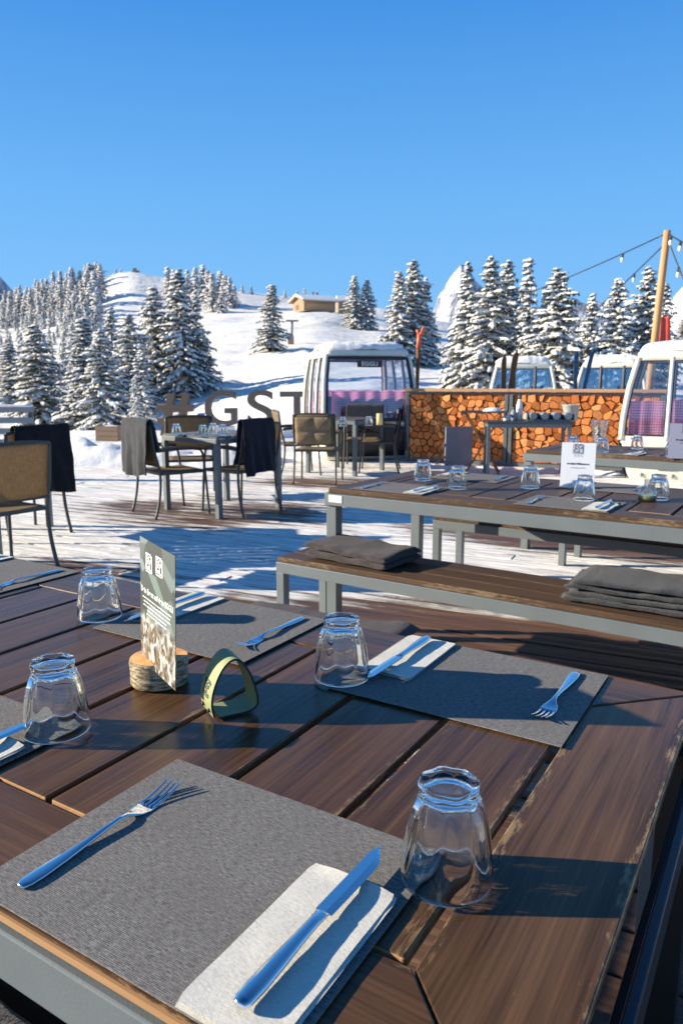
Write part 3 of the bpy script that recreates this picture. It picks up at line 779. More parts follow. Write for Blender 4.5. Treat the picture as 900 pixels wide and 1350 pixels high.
for x, y in ((TX1 - .012, TY1 - .035), (TX1 - .012, TY0 + .030), (TX0 + .03, TY1 - .035), (TX0 + .03, TY0 + .03)):
    g = MB(); g.box((x, y, .336), (.055, .055, .664)); g.build('leg', M['steel_black'] if x > -1 else M['steel_grey'], front_table, .002)

# ---- place settings
def mat_mesh():
    g = MB(); w, h = .3835, .294
    g.prism([(-w / 2, -h / 2), (w / 2, -h / 2), (w / 2, h / 2), (-w / 2, h / 2)], 0, .0016, (1, 0), 0, None, None, (0, 0))
    return g.mesh('placemat', M['placemat'])
def subdiv_sheet(w, h, nx, ny, fn): pass
def napkin_mesh():
    g = MB(); rnd = random.Random(5)
    w, L = .098, .205
    for k, (dx, dy, sw, sl) in enumerate(((0, 0, 1, 1), (.002, .001, .985, .99), (-.001, .002, .97, .985))):
        def fn(a, b, k=k, dx=dx, dy=dy, sw=sw, sl=sl):
            x = (a - .5) * w * sw + dx; y = (b - .5) * L * sl + dy
            r = .010     # rounded corners
            z = .0012 + k * .0015 + .0004 * fbm(x * 22, y * 22, k) * k + .003 * smooth(.93, 1, b) * smooth(.0, .3, a) * smooth(1, .75, a) * (k == 2)
            ax = abs(a - .5) * 2; ay = abs(b - .5) * 2
            if ax > .9 and ay > .95: x *= 1 - .05 * (ay - .95) / .05
            return Vector((x, y, z))
        g.grid(14, 24, fn, 0, True)
    return g.mesh('napkin', M['napkin'])
def fork_mesh():
    g = MB()
    # centre line (y, z, half width, half thickness): handle end at y = -.108, tines at +.109
    prof = [(-.1085, .0075, .0030, .0012), (-.107, .0075, .0062, .0019), (-.100, .0076, .0088, .0023), (-.085, .0076, .0095, .0025), (-.060, .0078, .0080, .0026), (-.030, .0085, .0056, .0027), (-.002, .0102, .0038, .0026), (.018, .0112, .0033, .0024), (.030, .0102, .0042, .0020), (.038, .0078, .0080, .0015), (.046, .0056, .0114, .0011), (.056, .0042, .0128, .0010), (.064, .0041, .0131, .0010)]
    rings = []
    for y, z, w, t in prof:
        rings.append([Vector((w * math.cos(a), y, z + t * math.sin(a) + .0016 * (math.cos(a) ** 2) * smooth(.036, .055, y))) for a in np.linspace(0, math.tau, 17)[:-1]])
    g.loft(rings, True, 0, True)
    for k in range(4):
        x0 = (-1.5 + k) * .0068
        rr = []
        for t in np.linspace(0, 1, 9):
            y = .0625 + .047 * t; z = .0045 + .0105 * t ** 1.6; w = .0023 * (1 - .35 * t) * (1 if t < .95 else .4); th = .00105 * (1 - .2 * t)
            x = x0 * (1 + .02 * t)
            rr.append([Vector((x + w * math.cos(a), y, z + th * math.sin(a) + .0010 * (abs(k - 1.5) > 1))) for a in np.linspace(0, math.tau, 9)[:-1]])
        g.loft(rr, True, 0, True)
    return g.mesh('fork', M['cutlery'])
def knife_mesh():
    g = MB()
    prof = [(-.119, .0030, .0026), (-.1175, .0068, .0036), (-.112, .0088, .0043), (-.095, .0096, .0045), (-.070, .0088, .0044), (-.040, .0070, .0041), (-.015, .0062, .0038), (.000, .0068, .0034), (.003, .0072, .0022)]
    rings = [[Vector((w * math.cos(a), y, .0046 + t * math.sin(a))) for a in np.linspace(0, math.tau, 17)[:-1]] for y, w, t in prof]
    g.loft(rings, True, 0, True)
    bl = []   # blade outline: straight back, curved edge that rises to the tip
    for t in np.linspace(0, 1, 22):
        y = .003 + .117 * t
        back = -.0078 + .0022 * t + .006 * smooth(.8, 1, t) ** 2
        edge = .0098 + .0022 * math.sin(t * 2.2) - .0128 * smooth(.66, 1.0, t) ** 1.6
        bl.append((y, back, max(edge, back + .0008)))
    rings = [[Vector((b, y, .0056)), Vector((b * .4 + e * .6, y, .0058)), Vector((e, y, .0044)), Vector((b * .4 + e * .6, y, .0036)), Vector((b, y, .0038))] for y, b, e in bl]
    g.loft(rings, True, 0, False)
    return g.mesh('knife', M['cutlery'])
def tumbler_mesh():
    g = MB(); n = 64; L = 8
    outer = [(.0, .0458, 0), (.0012, .0468, 0), (.006, .0468, 0), (.018, .0457, .008), (.030, .0443, .05), (.045, .0422, .075), (.060, .0396, .085), (.072, .0368, .09), (.081, .0338, .09), (.088, .0309, .08), (.093, .0292, .06), (.097, .0292, .075), (.101, .0306, .10), (.104, .0305, .10), (.1055, .0285, .09), (.1052, .024, .06), (.1035, .018, .02), (.1025, .009, 0)]
    inner = [(.0005, .0448, 0), (.006, .0450, 0), (.030, .0426, 0), (.055, .0386, 0), (.072, .0346, 0), (.082, .0300, 0), (.088, .0235, 0), (.0905, .014, 0), (.091, .006, 0)]
    def ring(z, r, am):
        return [Vector((math.cos(a) * rr, math.sin(a) * rr, z)) for a in np.linspace(0, math.tau, n + 1)[:-1] for rr in (r * (1 + (am if z < .09 else am * .55) * 1.1 * (abs(math.cos(L * a / 2)) ** 1.6 - .5)),)]
    seq = [ring(*p) for p in reversed(outer)] + [ring(*p) for p in inner]
    g.loft(seq, True, 0, True)
    for k, f in enumerate(g.f):
        zz = sum(g.v[i][2] for i in f) / len(f)
        if zz > .0845 or zz < .0022: g.m[k] = 1
    me = g.mesh('tumbler', [M['glass_base'], M['glass_base']])
    # make the face normals point out of the glass
    import bmesh
    bm = bmesh.new(); bm.from_mesh(me); bmesh.ops.recalc_face_normals(bm, faces=bm.faces); bm.to_mesh(me); bm.free()
    return me
ME = {'placemat': mat_mesh(), 'napkin': napkin_mesh(), 'fork': fork_mesh(), 'knife': knife_mesh(), 'tumbler': tumbler_mesh()}
def put(kind, name, label, cat, P, rz, group=None):
    o = link(name, ME[kind]); o.location = P
    if P[1] < 2.2: o.cycles.is_caustics_caster = kind == 'tumbler'; o.cycles.is_caustics_receiver = kind in ('placemat', 'napkin')
    o.rotation_euler = (0, 0, rz)
    return tag(o, label, cat, group)
def setting(T, rz, x, y, flip, where, gl=None, fork=True, knife=True, nap=True, glass=True, grp='', z=.752, fx=.143, nx=-.135, nyo=-.045, kno=-.004, jit=0):
    """one cover: mat centre at table-local (x, y)"""
    s = -1 if flip else 1; rr = rz + (math.pi if flip else 0)
    rd = random.Random(int(x * 1000) + 3)
    j = lambda k=1.0: rd.uniform(-1, 1) * jit * k
    put('placemat', 'placemat', 'dark grey woven placemat ' + where, 'placemat', T(x, y, z), rr + j(.6), 'grey placemats' + grp)
    if nap: put('napkin', 'napkin', 'folded cream paper napkin ' + where, 'napkin', T(x - s * nx, y + s * nyo, z + .002), rr + j(), 'paper napkins' + grp)
    if knife: put('knife', 'knife', 'table knife on the napkin ' + where, 'knife', T(x - s * (nx + kno), y + s * (nyo + .035), z + .0095), rr + j(), 'table knives' + grp)
    if fork: put('fork', 'fork', 'steel fork on the placemat ' + where, 'fork', T(x - s * fx, y + s * (-.016), z - .0028), rr + j(), 'forks' + grp)
    if glass:
        gx, gy = gl
        put('tumbler', 'tumbler', 'upturned faceted glass tumbler ' + where, 'glass', T(gx, gy, z + .0022), rr + rd.uniform(0, 1), 'upturned tumblers' + grp)
FT = ' on the front table'
setting(T1, RZ1, -.471, .5145, False, 'at the nearest place of the front table', (-.2608, .6287), grp=FT)
setting(T1, RZ1, -.427, 1.110, True, 'at the far right place of the front table', (-.621, 1.0116), grp=FT)
setting(T1, RZ1, -.9975, 1.111, True, 'at the far middle front-table place behind the card', (-1.2327, 1.0193), grp=FT)
setting(T1, RZ1, -1.041, .5145, False, 'at the second near front-table place, cut off at left', (-.870, .632), grp=FT)
setting(T1, RZ1, -1.775, 1.108, True, 'at the far left front-table place by the chair legs', None, knife=True, nap=True, glass=False, grp=FT)

# ---- printed card in a slice of birch trunk
P0 = at_z(211, 898, .752)
blk = thing('card_holder', 'short birch log with bark, slotted to hold the upright card', 'card holder', (P0.x, P0.y, .752))
g = MB(); n = 40
def rim(z, k): return [Vector((math.cos(a) * .0455 * k * (1 + .05 * math.sin(2 * a + 1) + .02 * nz(3 * math.cos(a), 3 * math.sin(a), z * 40)), math.sin(a) * .0455 * k * (1 + .05 * math.sin(2 * a + 1) + .02 * nz(3 * math.cos(a), 3 * math.sin(a), z * 40)), z)) for a in np.linspace(0, math.tau, n + 1)[:-1]]
g.loft([rim(0, .97), rim(.002, 1), rim(.012, 1.01), rim(.024, .99), rim(.036, 1.01), rim(.043, 1.0), rim(.0445, .985)], False, 0, True); g.build('bark', M['birch'], blk)
g = MB(); top = rim(.0447, .984); g.add(top, [tuple(range(n))]); g.add(rim(0.0003, .96), [tuple(reversed(range(n)))]); g.build('cut_face', M['fresh_cut'], blk)
L_, R_ = Vector((-.338, 1.183, 0)), Vector((-.252, 1.057, 0))
cdir = (R_ - L_).normalized(); ang = math.atan2(cdir.y, cdir.x)
card = thing('table_card', 'upright grey-green printed card with two white logos standing in the birch log', 'card', ((L_.x + R_.x) / 2, (L_.y + R_.y) / 2, .787), ang)
card.rotation_euler = (R(-1.5), R(1.6), ang)
g = MB(); W, H = .151, .212
uvs = [(0, 0), (1, 0), (1, 1.4), (0, 1.4)]; e2 = [(0, 0), (1, 0), (1, 1), (0, 1)]
g.add([(-W / 2, -.0004, 0), (W / 2, -.0004, 0), (W / 2, -.0004, H), (-W / 2, -.0004, H)], [(0, 1, 2, 3)], 0, False, uvs, e2)
g.add([(-W / 2, .0004, 0), (W / 2, .0004, 0), (W / 2, .0004, H), (-W / 2, .0004, H)], [(3, 2, 1, 0)], 0, False, uvs, e2)
g.build('sheet', M['card_print'], card)
UP = (R(90), 0, 0)
logo(card, .030, M['print_white'], (-.031, -.0012, .176), UP); logo(card, .030, M['print_white'], (.014, -.0012, .180), UP)
text_mesh('headline', 'Dein Event auf dem EGGLI', .0128, M['print_white'], card, (0, -.0012, .126), UP, .0004)
g = MB(); rnd = random.Random(3)   # small print, too fine to read in the photo
for k, (wd, zz) in enumerate(((.125, .113), (.115, .1065), (.118, .100), (.085, .0935), (.09, .087))):
    x = -wd / 2
    while x < wd / 2:
        l = rnd.uniform(.004, .013); g.add([(x, -.0012, zz), (min(x + l, wd / 2), -.0012, zz), (min(x + l, wd / 2), -.0012, zz + .0022), (x, -.0012, zz + .0022)], [(0, 1, 2, 3)]); x += l + .0022
g.build('small_print', M['print_white'], card)

# ---- green felt loop with two rivets
hol = thing('napkin_ring', 'olive green felt loop with a stamped logo and two rivets on the bare boards', 'holder', (*(at_z(283, 950, .752).xy + Vector((-.012, .023))), .752), R(28))
HWd = .050
# teardrop section in local x-z, strip width along y
sec = [(.0005, .004), (-.003, .020), (-.001, .040), (.006, .060), (.015, .076), (.026, .0865), (.036, .0885), (.046, .082), (.056, .066), (.063, .048), (.068, .030), (.0695, .016), (.066, .007), (.056, .0028), (.040, .0016), (.022, .0016), (.008, .0016)]
def dense(pts, k=5):
    out = []
    for i in range(len(pts) - 1):
        p0, p1, p2, p3 = pts[max(i - 1, 0)], pts[i], pts[i + 1], pts[min(i + 2, len(pts) - 1)]
        for t in np.linspace(0, 1, k, endpoint=False): out.append(tuple(catmull(a, b, c, d, t) for a, b, c, d in zip(p0, p1, p2, p3)))
    return out + [pts[-1]]
sec = dense(sec)
g = MB(); th = .0017
outer = []; inner = []
for i, p in enumerate(sec):
    a = Vector(sec[max(i - 1, 0)]); b = Vector(sec[min(i + 1, len(sec) - 1)]); dd = (b - a).normalized(); nn = Vector((dd.y, -dd.x))
    outer.append(Vector(p) - nn * th); inner.append(Vector(p) + nn * th)
n = len(sec)
def strip(pts, flip, mi, y0=-HWd / 2, y1=HWd / 2):
    vs = [(p.x, y, p.y) for p in pts for y in (y0, y1)]
    fs = [(2 * i, 2 * i + 1, 2 * i + 3, 2 * i + 2) if not flip else (2 * i + 2, 2 * i + 3, 2 * i + 1, 2 * i) for i in range(len(pts) - 1)]
    g.add(vs, fs, mi, True)
strip(outer, False, 0); strip(inner, True, 0)
for y in (-HWd / 2, HWd / 2):
    vs = [(p.x, y, p.y) for pr in zip(outer, inner) for p in pr]
    g.add(vs, [(2 * i, 2 * i + 1, 2 * i + 3, 2 * i + 2) for i in range(n - 1)], 1, False)
for k in (0, n - 1):
    g.add([(outer[k].x, -HWd / 2, outer[k].y), (outer[k].x, HWd / 2, outer[k].y), (inner[k].x, HWd / 2, inner[k].y), (inner[k].x, -HWd / 2, inner[k].y)], [(0, 1, 2, 3)], 1)
g.build('felt_strip', [M['felt'], M['felt_edge']], hol)
for y in (-.014, .014):
    g = MB(); g.tube([(-.0035, y, .0125), (-.0072, y, .0118)], [.0034, .0026], 12); g.build('rivet', M['ink'], hol)
lg = logo(hol, .024, M['ink'], (0, 0, 0), (0, 0, 0))
zs_ = [p.y for p in outer[:25]]; xs_ = [p.x for p in outer[:25]]
for v in lg.data.vertices:
    z = .042 + v.co.y; v.co = (float(np.interp(z, zs_, xs_)) - .0006, -v.co.x * 1.15, z)

# ---- benches (local x along, y away, origin at the near left corner on the deck)
def bench(name, label, loc, rz, L, D, H=.45, group=None, boards=3, legs_at=None):
    t = thing(name, label, 'bench', loc, rz, group)
    g = MB(); w = (D - .02 - .006 * (boards - 1)) / boards
    for k in range(boards):
        y = .01 + k * (w + .006); g.prism([(0.004, y), (L - .004, y), (L - .004, y + w), (0.004, y + w)], H - .022, H + random.uniform(-.001, .001), (1, 0), 0)
    g.build('seat', [M['bench_wood'], M['table_end']], t, .002)
    g = MB(); zc = H - .022 - .026
    g.bar((0, .02, zc), (L, .02, zc), .04, .05); g.bar((0, D - .02, zc), (L, D - .02, zc), .04, .05)
    for x in (.02, L * .5, L - .02): g.bar((x, .041, zc), (x, D - .041, zc), .04, .05)
    g.build('frame', M['steel_grey'], t, .002)
    for x in (.022, L - .022):
        for y in (.022, D - .022):
            g = MB(); g.box((x, y, (zc - .026) / 2), (.043, .043, zc - .026)); g.build('leg', M['steel_grey'], t, .002)
    return t
def on(loc, rz, x, y, z):
    a, b = frame_dir(rz); return Vector((loc[0], loc[1], 0)) + a * x + b * y + Vector((0, 0, z))
RZ2 = R(-34.3)
B1 = (-.304, 3.32, 0)
bench('bench', 'long bench with grey steel frame and two stacks of folded blankets on its boards', B1, RZ2, 2.35, .38)
RZ3 = R(-33.5)
T2c = (-.062, 3.48)
a2, b2 = frame_dir(RZ3)
def T2(x, y, z=.752): return Vector((T2c[0], T2c[1], 0)) + a2 * x + b2 * y + Vector((0, 0, z))
def plank_table(name, label, loc, rz, L, D, H=.75, group=None, tag_plate=False):
    t = thing(name, label, 'table', (loc[0], loc[1], 0), rz, group)
    plank_top([M['bench_wood'], M['table_end'], M['bench_wood']], 0, L, 0, D, .12, H, .024, .165, .012, parent=t)
    g = MB(); z = H - .024 - .028
    g.bar((-.008, -.008, z), (L + .008, -.008, z), .03, .055); g.bar((-.008, D + .008, z), (L + .008, D + .008, z), .03, .055)
    g.bar((-.008, .008, z), (-.008, D - .008, z), .03, .055); g.bar((L + .008, .008, z), (L + .008, D - .008, z), .03, .055)
    for x in np.arange(.4, L, .6): g.bar((x, .008, z + .008), (x, D - .008, z + .008), .04, .03)
    g.build('frame', M['steel_grey'], t, .002)
    for x in (.02, L - .02):
        for y in (.02, D - .02):
            g = MB(); g.box((x, y, (z - .028) / 2), (.055, .055, z - .028)); g.build('leg', M['steel_grey'], t, .002)
    if tag_plate:
        g = MB(); g.box((.055, -.0245, z + .006), (.075, .003, .034)); g.build('number_plate', M['white_paint'], t)
    return t
plank_table('dining_table', 'long plank table behind the blanket bench, with a white menu card', T2c, RZ3, 2.45, .90, tag_plate=True)
B2 = tuple(T2(.02, 1.08, 0)); bench('bench', 'bench beyond the white-menu table with a dark jacket on it', B2, RZ3, 2.35, .38)
T3c = (1.37, 5.47); RZ4 = R(-38)
a3, b3 = frame_dir(RZ4)
def T3(x, y, z=.752): return Vector((T3c[0], T3c[1], 0)) + a3 * x + b3 * y + Vector((0, 0, z))
plank_table('dining_table', 'plank table before the right cable cabin with a shaded menu on it', T3c, RZ4, 2.2, .78)
B3 = tuple(T3(.42, -.34, 0)); bench('bench', 'bench on the near side of the shaded-menu table, draped with a black throw', B3, RZ4, 1.9, .34)
# benches of the front table
B4 = tuple(T1(-1.85, 1.50, 0)); bench('bench', 'bench along the far side of the front table, barely showing above its edge', B4, RZ1, 1.7, .36)
B5 = tuple(T1(-2.0, .155, 0)); bench('bench', 'bench under the near edge of the front table with a dark fleece', B5, RZ1, 1.8, .36)

# ---- blankets folded and lying
def folded(name, label, P, rz, w, d, h, layers, mat, seed, group=None, droop=0.0, ragged=.0):
    g = MB(); rnd = random.Random(seed); lh = h / layers
    for k in range(layers):
        n = 16; m_ = 30
        ww = w * rnd.uniform(.94, 1.0); dd = d * rnd.uniform(.94, 1.0); ox, oy = rnd.uniform(-.012, .012), rnd.uniform(-.01, .01)
        z0 = k * lh
        rings = []
        for i in range(m_ + 1):
            x = (i / m_ - .5) * ww
            e = min(1, (1 - abs(2 * i / m_ - 1)) * 9 + .25)
            ring = []
            for a in np.linspace(0, math.tau, n + 1)[:-1]:
                ca, sa = math.cos(a), math.sin(a)
                yy = dd / 2 * math.copysign(abs(ca) ** .30, ca); zz = lh * .5 * math.copysign(abs(sa) ** .55, sa) * e
                bump = (.012 * fbm(x * 8 + seed, yy * 8, k + seed, 4) + .0045 * math.sin((x * .7 + yy) * 26 + seed + 3 * nz(x * 4, yy * 4, seed))) * (1 if sa > 0 else .35) * min(1, h / .06)
                rag = ragged * fbm(yy * 60, zz * 60, seed + k, 2) if i in (0, m_) else 0
                ring.append(Vector((x + ox + rag + .006 * nz(yy * 20, zz * 50, seed), yy + oy + .007 * nz(x * 14, zz * 30, seed + k), z0 + lh * .5 + zz + bump + .006 * math.sin(x * 7 + seed) * (k == layers - 1) - (.0 if zz > 0 else 0))))
            rings.append(ring)
        g.loft(rings, True, 0, True)
    zmin = min(v[2] for v in g.v); g.v = [(x, y, z - zmin + .001) for x, y, z in g.v]
    o = g.build(name, M[mat]); o.location = P; o.rotation_euler = (0, 0, rz)
    return tag(o, label, 'blanket', group)
folded('blanket', 'loosely folded brown-grey fleece blanket on the left end of the long bench', on(B1, RZ2, .36, .19, .45), RZ2 - R(4), .47, .30, .062, 2, 'blanket_brown', 3)
folded('blanket', 'dark grey fringed blanket, lower of the two stacked on the long bench', on(B1, RZ2, 1.58, .21, .45), RZ2 + R(2), .56, .30, .042, 2, 'blanket_grey', 6, None, 0, .02)
folded('blanket', 'dark grey fringed blanket, upper of the two stacked on the long bench', on(B1, RZ2, 1.58, .215, .493), RZ2 + R(3), .54, .29, .042, 2, 'blanket_grey', 8, None, 0, .02)
folded('blanket', 'grey-brown blanket peeping over the far edge of the front table', on(B4, RZ1, .68, .20, .45), RZ1, .60, .32, .10, 3, 'blanket_brown', 12)
folded('blanket', 'rolled dark blanket peeping up behind the tumbler of the far right place', on(B4, RZ1, 1.22, .20, .45), RZ1 + R(8), .26, .24, .06, 2, 'blanket_grey', 15)
folded('fleece', 'shaggy dark fleece lying on the near bench under the front table edge', on(B5, RZ1, 1.15, .14, .45), RZ1, 1.0, .30, .07, 1, 'fur_dark', 21)
folded('jacket', 'crumpled black jacket lying on the left end of the bench beyond the white-menu table', on(B2, RZ3, .40, .17, .45), RZ3, .42, .28, .10, 2, 'blanket_black', 23)
folded('cushion', 'flat dark seat cushion running along the bench beyond the white-menu table', on(B2, RZ3, 1.45, .17, .45), RZ3, 1.5, .30, .045, 1, 'blanket_navy', 24)
folded('jacket', 'black padded jacket heaped on the right part of the bench beyond the white-menu table', on(B2, RZ3, 1.36, -.02, .497), RZ3 + R(10), .5, .30, .14, 2, 'blanket_black', 26)
folded('blanket', 'black throw with a pale underside on the bench before the shaded-menu table', on(B3, RZ4, .32, .16, .45), RZ4, .55, .30, .09, 2, 'blanket_black', 28)

# ---- covers on the middle table
MT = ' on the white-menu table'
def gpos(u, v, z=.754): return at_z(u, v, z)
def glass_at(u, v, label, grp): 
    put('tumbler', 'tumbler', label, 'glass', gpos(u, v), random.uniform(0, 3), grp)
for k, (x, w_) in enumerate(((.30, 'at the near left place of the white-menu table'), (1.10, 'at the near middle place of the white-menu table'))):
    setting(T2, RZ3, x, .165, False, w_, glass=False, grp=MT, jit=.06)
for k, (x, w_) in enumerate(((.42, 'at the far left place of the white-menu table'), (1.10, 'at the far middle place of the white-menu table'), (1.75, 'at the far right place of the white-menu table'))):
    setting(T2, RZ3, x, .735, True, w_, glass=False, grp=MT, jit=.06)
setting(T2, RZ3, 1.85, .165, False, 'at the near right place of the white-menu table', glass=False, grp=MT, jit=.06)
for u, v, l in ((557, 633, 'upturned tumbler, first from the left on the white-menu table'), (602, 644, 'upturned tumbler, second from the left on the white-menu table'), (698, 643, 'upturned tumbler between the white menu and the grey leaning board'), (769, 659, 'upturned tumbler right before the foot of the white menu card'), (866, 658, 'upturned tumbler touching the glass oil carafe')):
    glass_at(u, v, l, 'upturned tumblers' + MT)
def menu_card(name, label, uL, uR, vb, vt, z, mat, ink, lean=-8):
    a = at_z(uL, vb, z); b = at_z(uR, vb + 2, z); dv = b - a; an = math.atan2(dv.y, dv.x); W = dv.length
    top = at_y((uL + uR) / 2, vt, (a.y + b.y) / 2 + .03); H = top.z - z
    t = thing(name, label, 'menu card', (a + b) / 2, 0); t.rotation_euler = (R(lean), 0, an)
    g = MB(); g.box((0, .001, H / 2), (W, .002, H)); g.build('sheet', mat, t)
    g = MB(); g.box((0, .012, .006), (W * .8, .02, .012)); g.build('foot', M['pale_wood'], t)
    logo(t, W * .30, ink, (0, -.0012, H * .86), UP)
    text_mesh('stars', '* * *', W * .14, ink, t, (0, -.0012, H * .685), UP)
    text_mesh('greeting', 'Herzlich Willkommen', W * .072, M['ink'], t, (0, -.0012, H * .53), UP, .0006)
    g = MB()
    x = -W * .22
    while x < W * .22: g.add([(x, -.0012, H * .435), (x + W * .035, -.0012, H * .435), (x + W * .035, -.0012, H * .448), (x, -.0012, H * .448)], [(0, 1, 2, 3)]); x += W * .045
    g.build('small_print', ink, t)
    return t
menu_card('menu_card', 'white upright menu card with a logo and three stars on the long plank table', 737, 782, 642, 583, .753, M['menu_white'], M['ink_grey'])
menu_card('menu_card', 'shaded grey-violet menu card standing before the right cable cabin', 879, 931, 604, 558, .753, M['menu_shaded'], M['ink'])
def carafe(name, label, P, mat_l, s=1.0):
    t = thing(name, label, 'carafe', P)
    g = MB(); pr = [(0, .034), (.003, .037), (.02, .039), (.04, .036), (.055, .026), (.065, .017), (.075, .014), (.088, .016), (.09, .017)]
    def rg(z, r): return [Vector((math.cos(a) * r * s, math.sin(a) * r * s, z * s)) for a in np.linspace(0, math.tau, 25)[:-1]]
    g.loft([rg(z, r) for z, r in pr] + [rg(z, r - .002) for z, r in reversed(pr[1:])] + [rg(.003, .030)], True, 0, True); g.build('glass_body', M['glass'], t)
    g = MB(); g.loft([rg(.004, .030), rg(.006, .0345), (rg(.026, .0365))], True, 0, True); g.build('contents', mat_l, t)
    return t
carafe('oil_carafe', 'small round glass carafe of yellow-green oil by the upturned tumbler', gpos(852, 660), M['oil'], 1.0)
put('tumbler', 'tumbler', 'upturned tumbler on the shaded-menu table, nearest the white menu card', 'glass', gpos(755, 594), .3, 'upturned tumblers on the shaded-menu table')
put('tumbler', 'tumbler', 'upturned tumbler on the shaded-menu table below the tall glass vase', 'glass', gpos(793, 596), .9, 'upturned tumblers on the shaded-menu table')
put('tumbler', 'tumbler', 'upturned tumbler in front of the curved window post of the right cabin', 'glass', gpos(839, 592), .9, 'upturned tumblers on the shaded-menu table')
put('tumbler', 'tumbler', 'upturned tumbler right before the shaded menu card', 'glass', gpos(884, 602), .2, 'upturned tumblers on the shaded-menu table')
vs_ = thing('vase', 'tall clear glass vase standing behind the tumblers near the firewood end', 'vase', gpos(788, 588))
g = MB(); pr = [(0, .045), (.005, .048), (.06, .046), (.12, .052), (.19, .066), (.2, .068)]
def rg(z, r): return [Vector((math.cos(a) * r, math.sin(a) * r, z)) for a in np.linspace(0, math.tau, 25)[:-1]]
g.loft([rg(z, r) for z, r in pr] + [rg(z, r - .004) for z, r in reversed(pr[1:])] + [rg(.006, .03)], True, 0, True); g.build('glass_wall', M['glass'], vs_)
g = MB(); rnd = random.Random(2)
for k in range(7):
    a, r = rnd.uniform(0, 6.28), rnd.uniform(0, .03); c = Vector((math.cos(a) * r, math.sin(a) * r, .015 + .02 * k))
    g.tube([c - Vector((0, 0, .02)), c, c + Vector((0, 0, .02))], [.004, .02, .004], 7)
g.build('pebbles', M['bucket'], vs_)
for x, y, f, w_ in ((.62, .16, False, 'at the near place of the shaded-menu table'), (1.35, .16, False, 'at the second near place of the shaded-menu table')):
    setting(T3, RZ4, x, y, f, w_, glass=False, grp=' on the shaded-menu table', jit=.06)

# ---- stacking armchairs
def tubep(g, pts, r, mi=0, n=6): g.tube(dense(pts, 4), r, n, mi)
def chair(label, loc, face, group, pad=False):
    rz = math.atan2(face[1], face[0]) - math.pi / 2
    t = thing('patio_chair', label, 'chair', (loc[0], loc[1], 0), rz, group); t.scale = (1, 1, .97)
    if chair.proto is None:
        P = {}
        for s in (-1, 1):
            g = MB(); tubep(g, [(.265 * s, -.02, 0), (.26 * s, .03, .2), (.255 * s, .045, .43), (.255 * s, .0, .64), (.252 * s, -.03, .88)], .0135); P['leg', s, 0] = g.mesh('leg', M['frame_dark'])
            g = MB(); tubep(g, [(.268 * s, .53, 0), (.262 * s, .515, .22), (.258 * s, .50, .44), (.262 * s, .475, .60), (.262 * s, .42, .645), (.262 * s, .20, .655), (.258 * s, .02, .640)], .0125); P['leg', s, 1] = g.mesh('leg', M['frame_dark'])
            g = MB(); pts = dense([(.265 * s, .46, .648), (.268 * s, .32, .668), (.266 * s, .16, .672), (.262 * s, .03, .658)], 4)
            g.loft([[Vector(p) + Vector((a, 0, b)) for a, b in ((-.022, -.008), (.022, -.008), (.022, .009), (-.022, .009))] for p in pts], True, 0, False); P['arm', s] = g.mesh('armrest', M['chair_arm'])
        g = MB(); tubep(g, [(-.252, -.03, .88), (-.12, -.038, .892), (.12, -.038, .892), (.252, -.03, .88)], .0135); P['rail'] = g.mesh('back_frame', M['frame_dark'])
        g = MB(); tubep(g, [(-.25, .025, .505), (0, .005, .51), (.25, .025, .505)], .011); P['rail2'] = g.mesh('back_rail', M['frame_dark'])
        g = MB(); g.bar((-.25, .49, .425), (.25, .49, .425), .022, .026); g.bar((-.25, .05, .425), (.25, .05, .425), .022, .026); g.bar((-.25, .06, .425), (-.25, .48, .425), .018, .026); g.bar((.25, .06, .425), (.25, .48, .425), .018, .026); P['seatframe'] = g.mesh('seat_frame', M['frame_dark'])
        g = MB(); g.grid(8, 10, lambda a, b: Vector(((a - .5) * .485, .045 + .455 * b, .437 - .016 * math.sin(a * math.pi) * math.sin(b * math.pi)))); P['seat'] = g.mesh('seat', M['mesh_tan'])
        g = MB(); g.grid(10, 8, lambda a, b: Vector(((a - .5) * .49, .022 - .058 * b - .022 * math.sin(a * math.pi), .512 + .372 * b))); P['back'] = g.mesh('backrest', M['mesh_tan'])
        chair.proto = P
    P = chair.proto
    for s in (-1, 1):
        link('leg', P['leg', s, 0], t); link('leg', P['leg', s, 1], t); link('armrest', P['arm', s], t)
    link('back_frame', P['rail'], t); link('back_rail', P['rail2'], t); link('seat_frame', P['seatframe'], t)
    o = link('seat', P['seat'], t, solid=.004); o = link('backrest', P['back'], t, solid=.004)
    if pad:
        g = MB(); g.grid(14, 12, lambda a, b: Vector(((a - .5) * .43, -.060 - .05 * b - .028 * (abs(math.sin(a * 2 * math.pi)) * abs(math.sin(b * 2 * math.pi))) ** .4, .52 + .33 * b))); g.build('back_pad', M['pad_tan'], t, solid=.012)
    return t
chair.proto = None
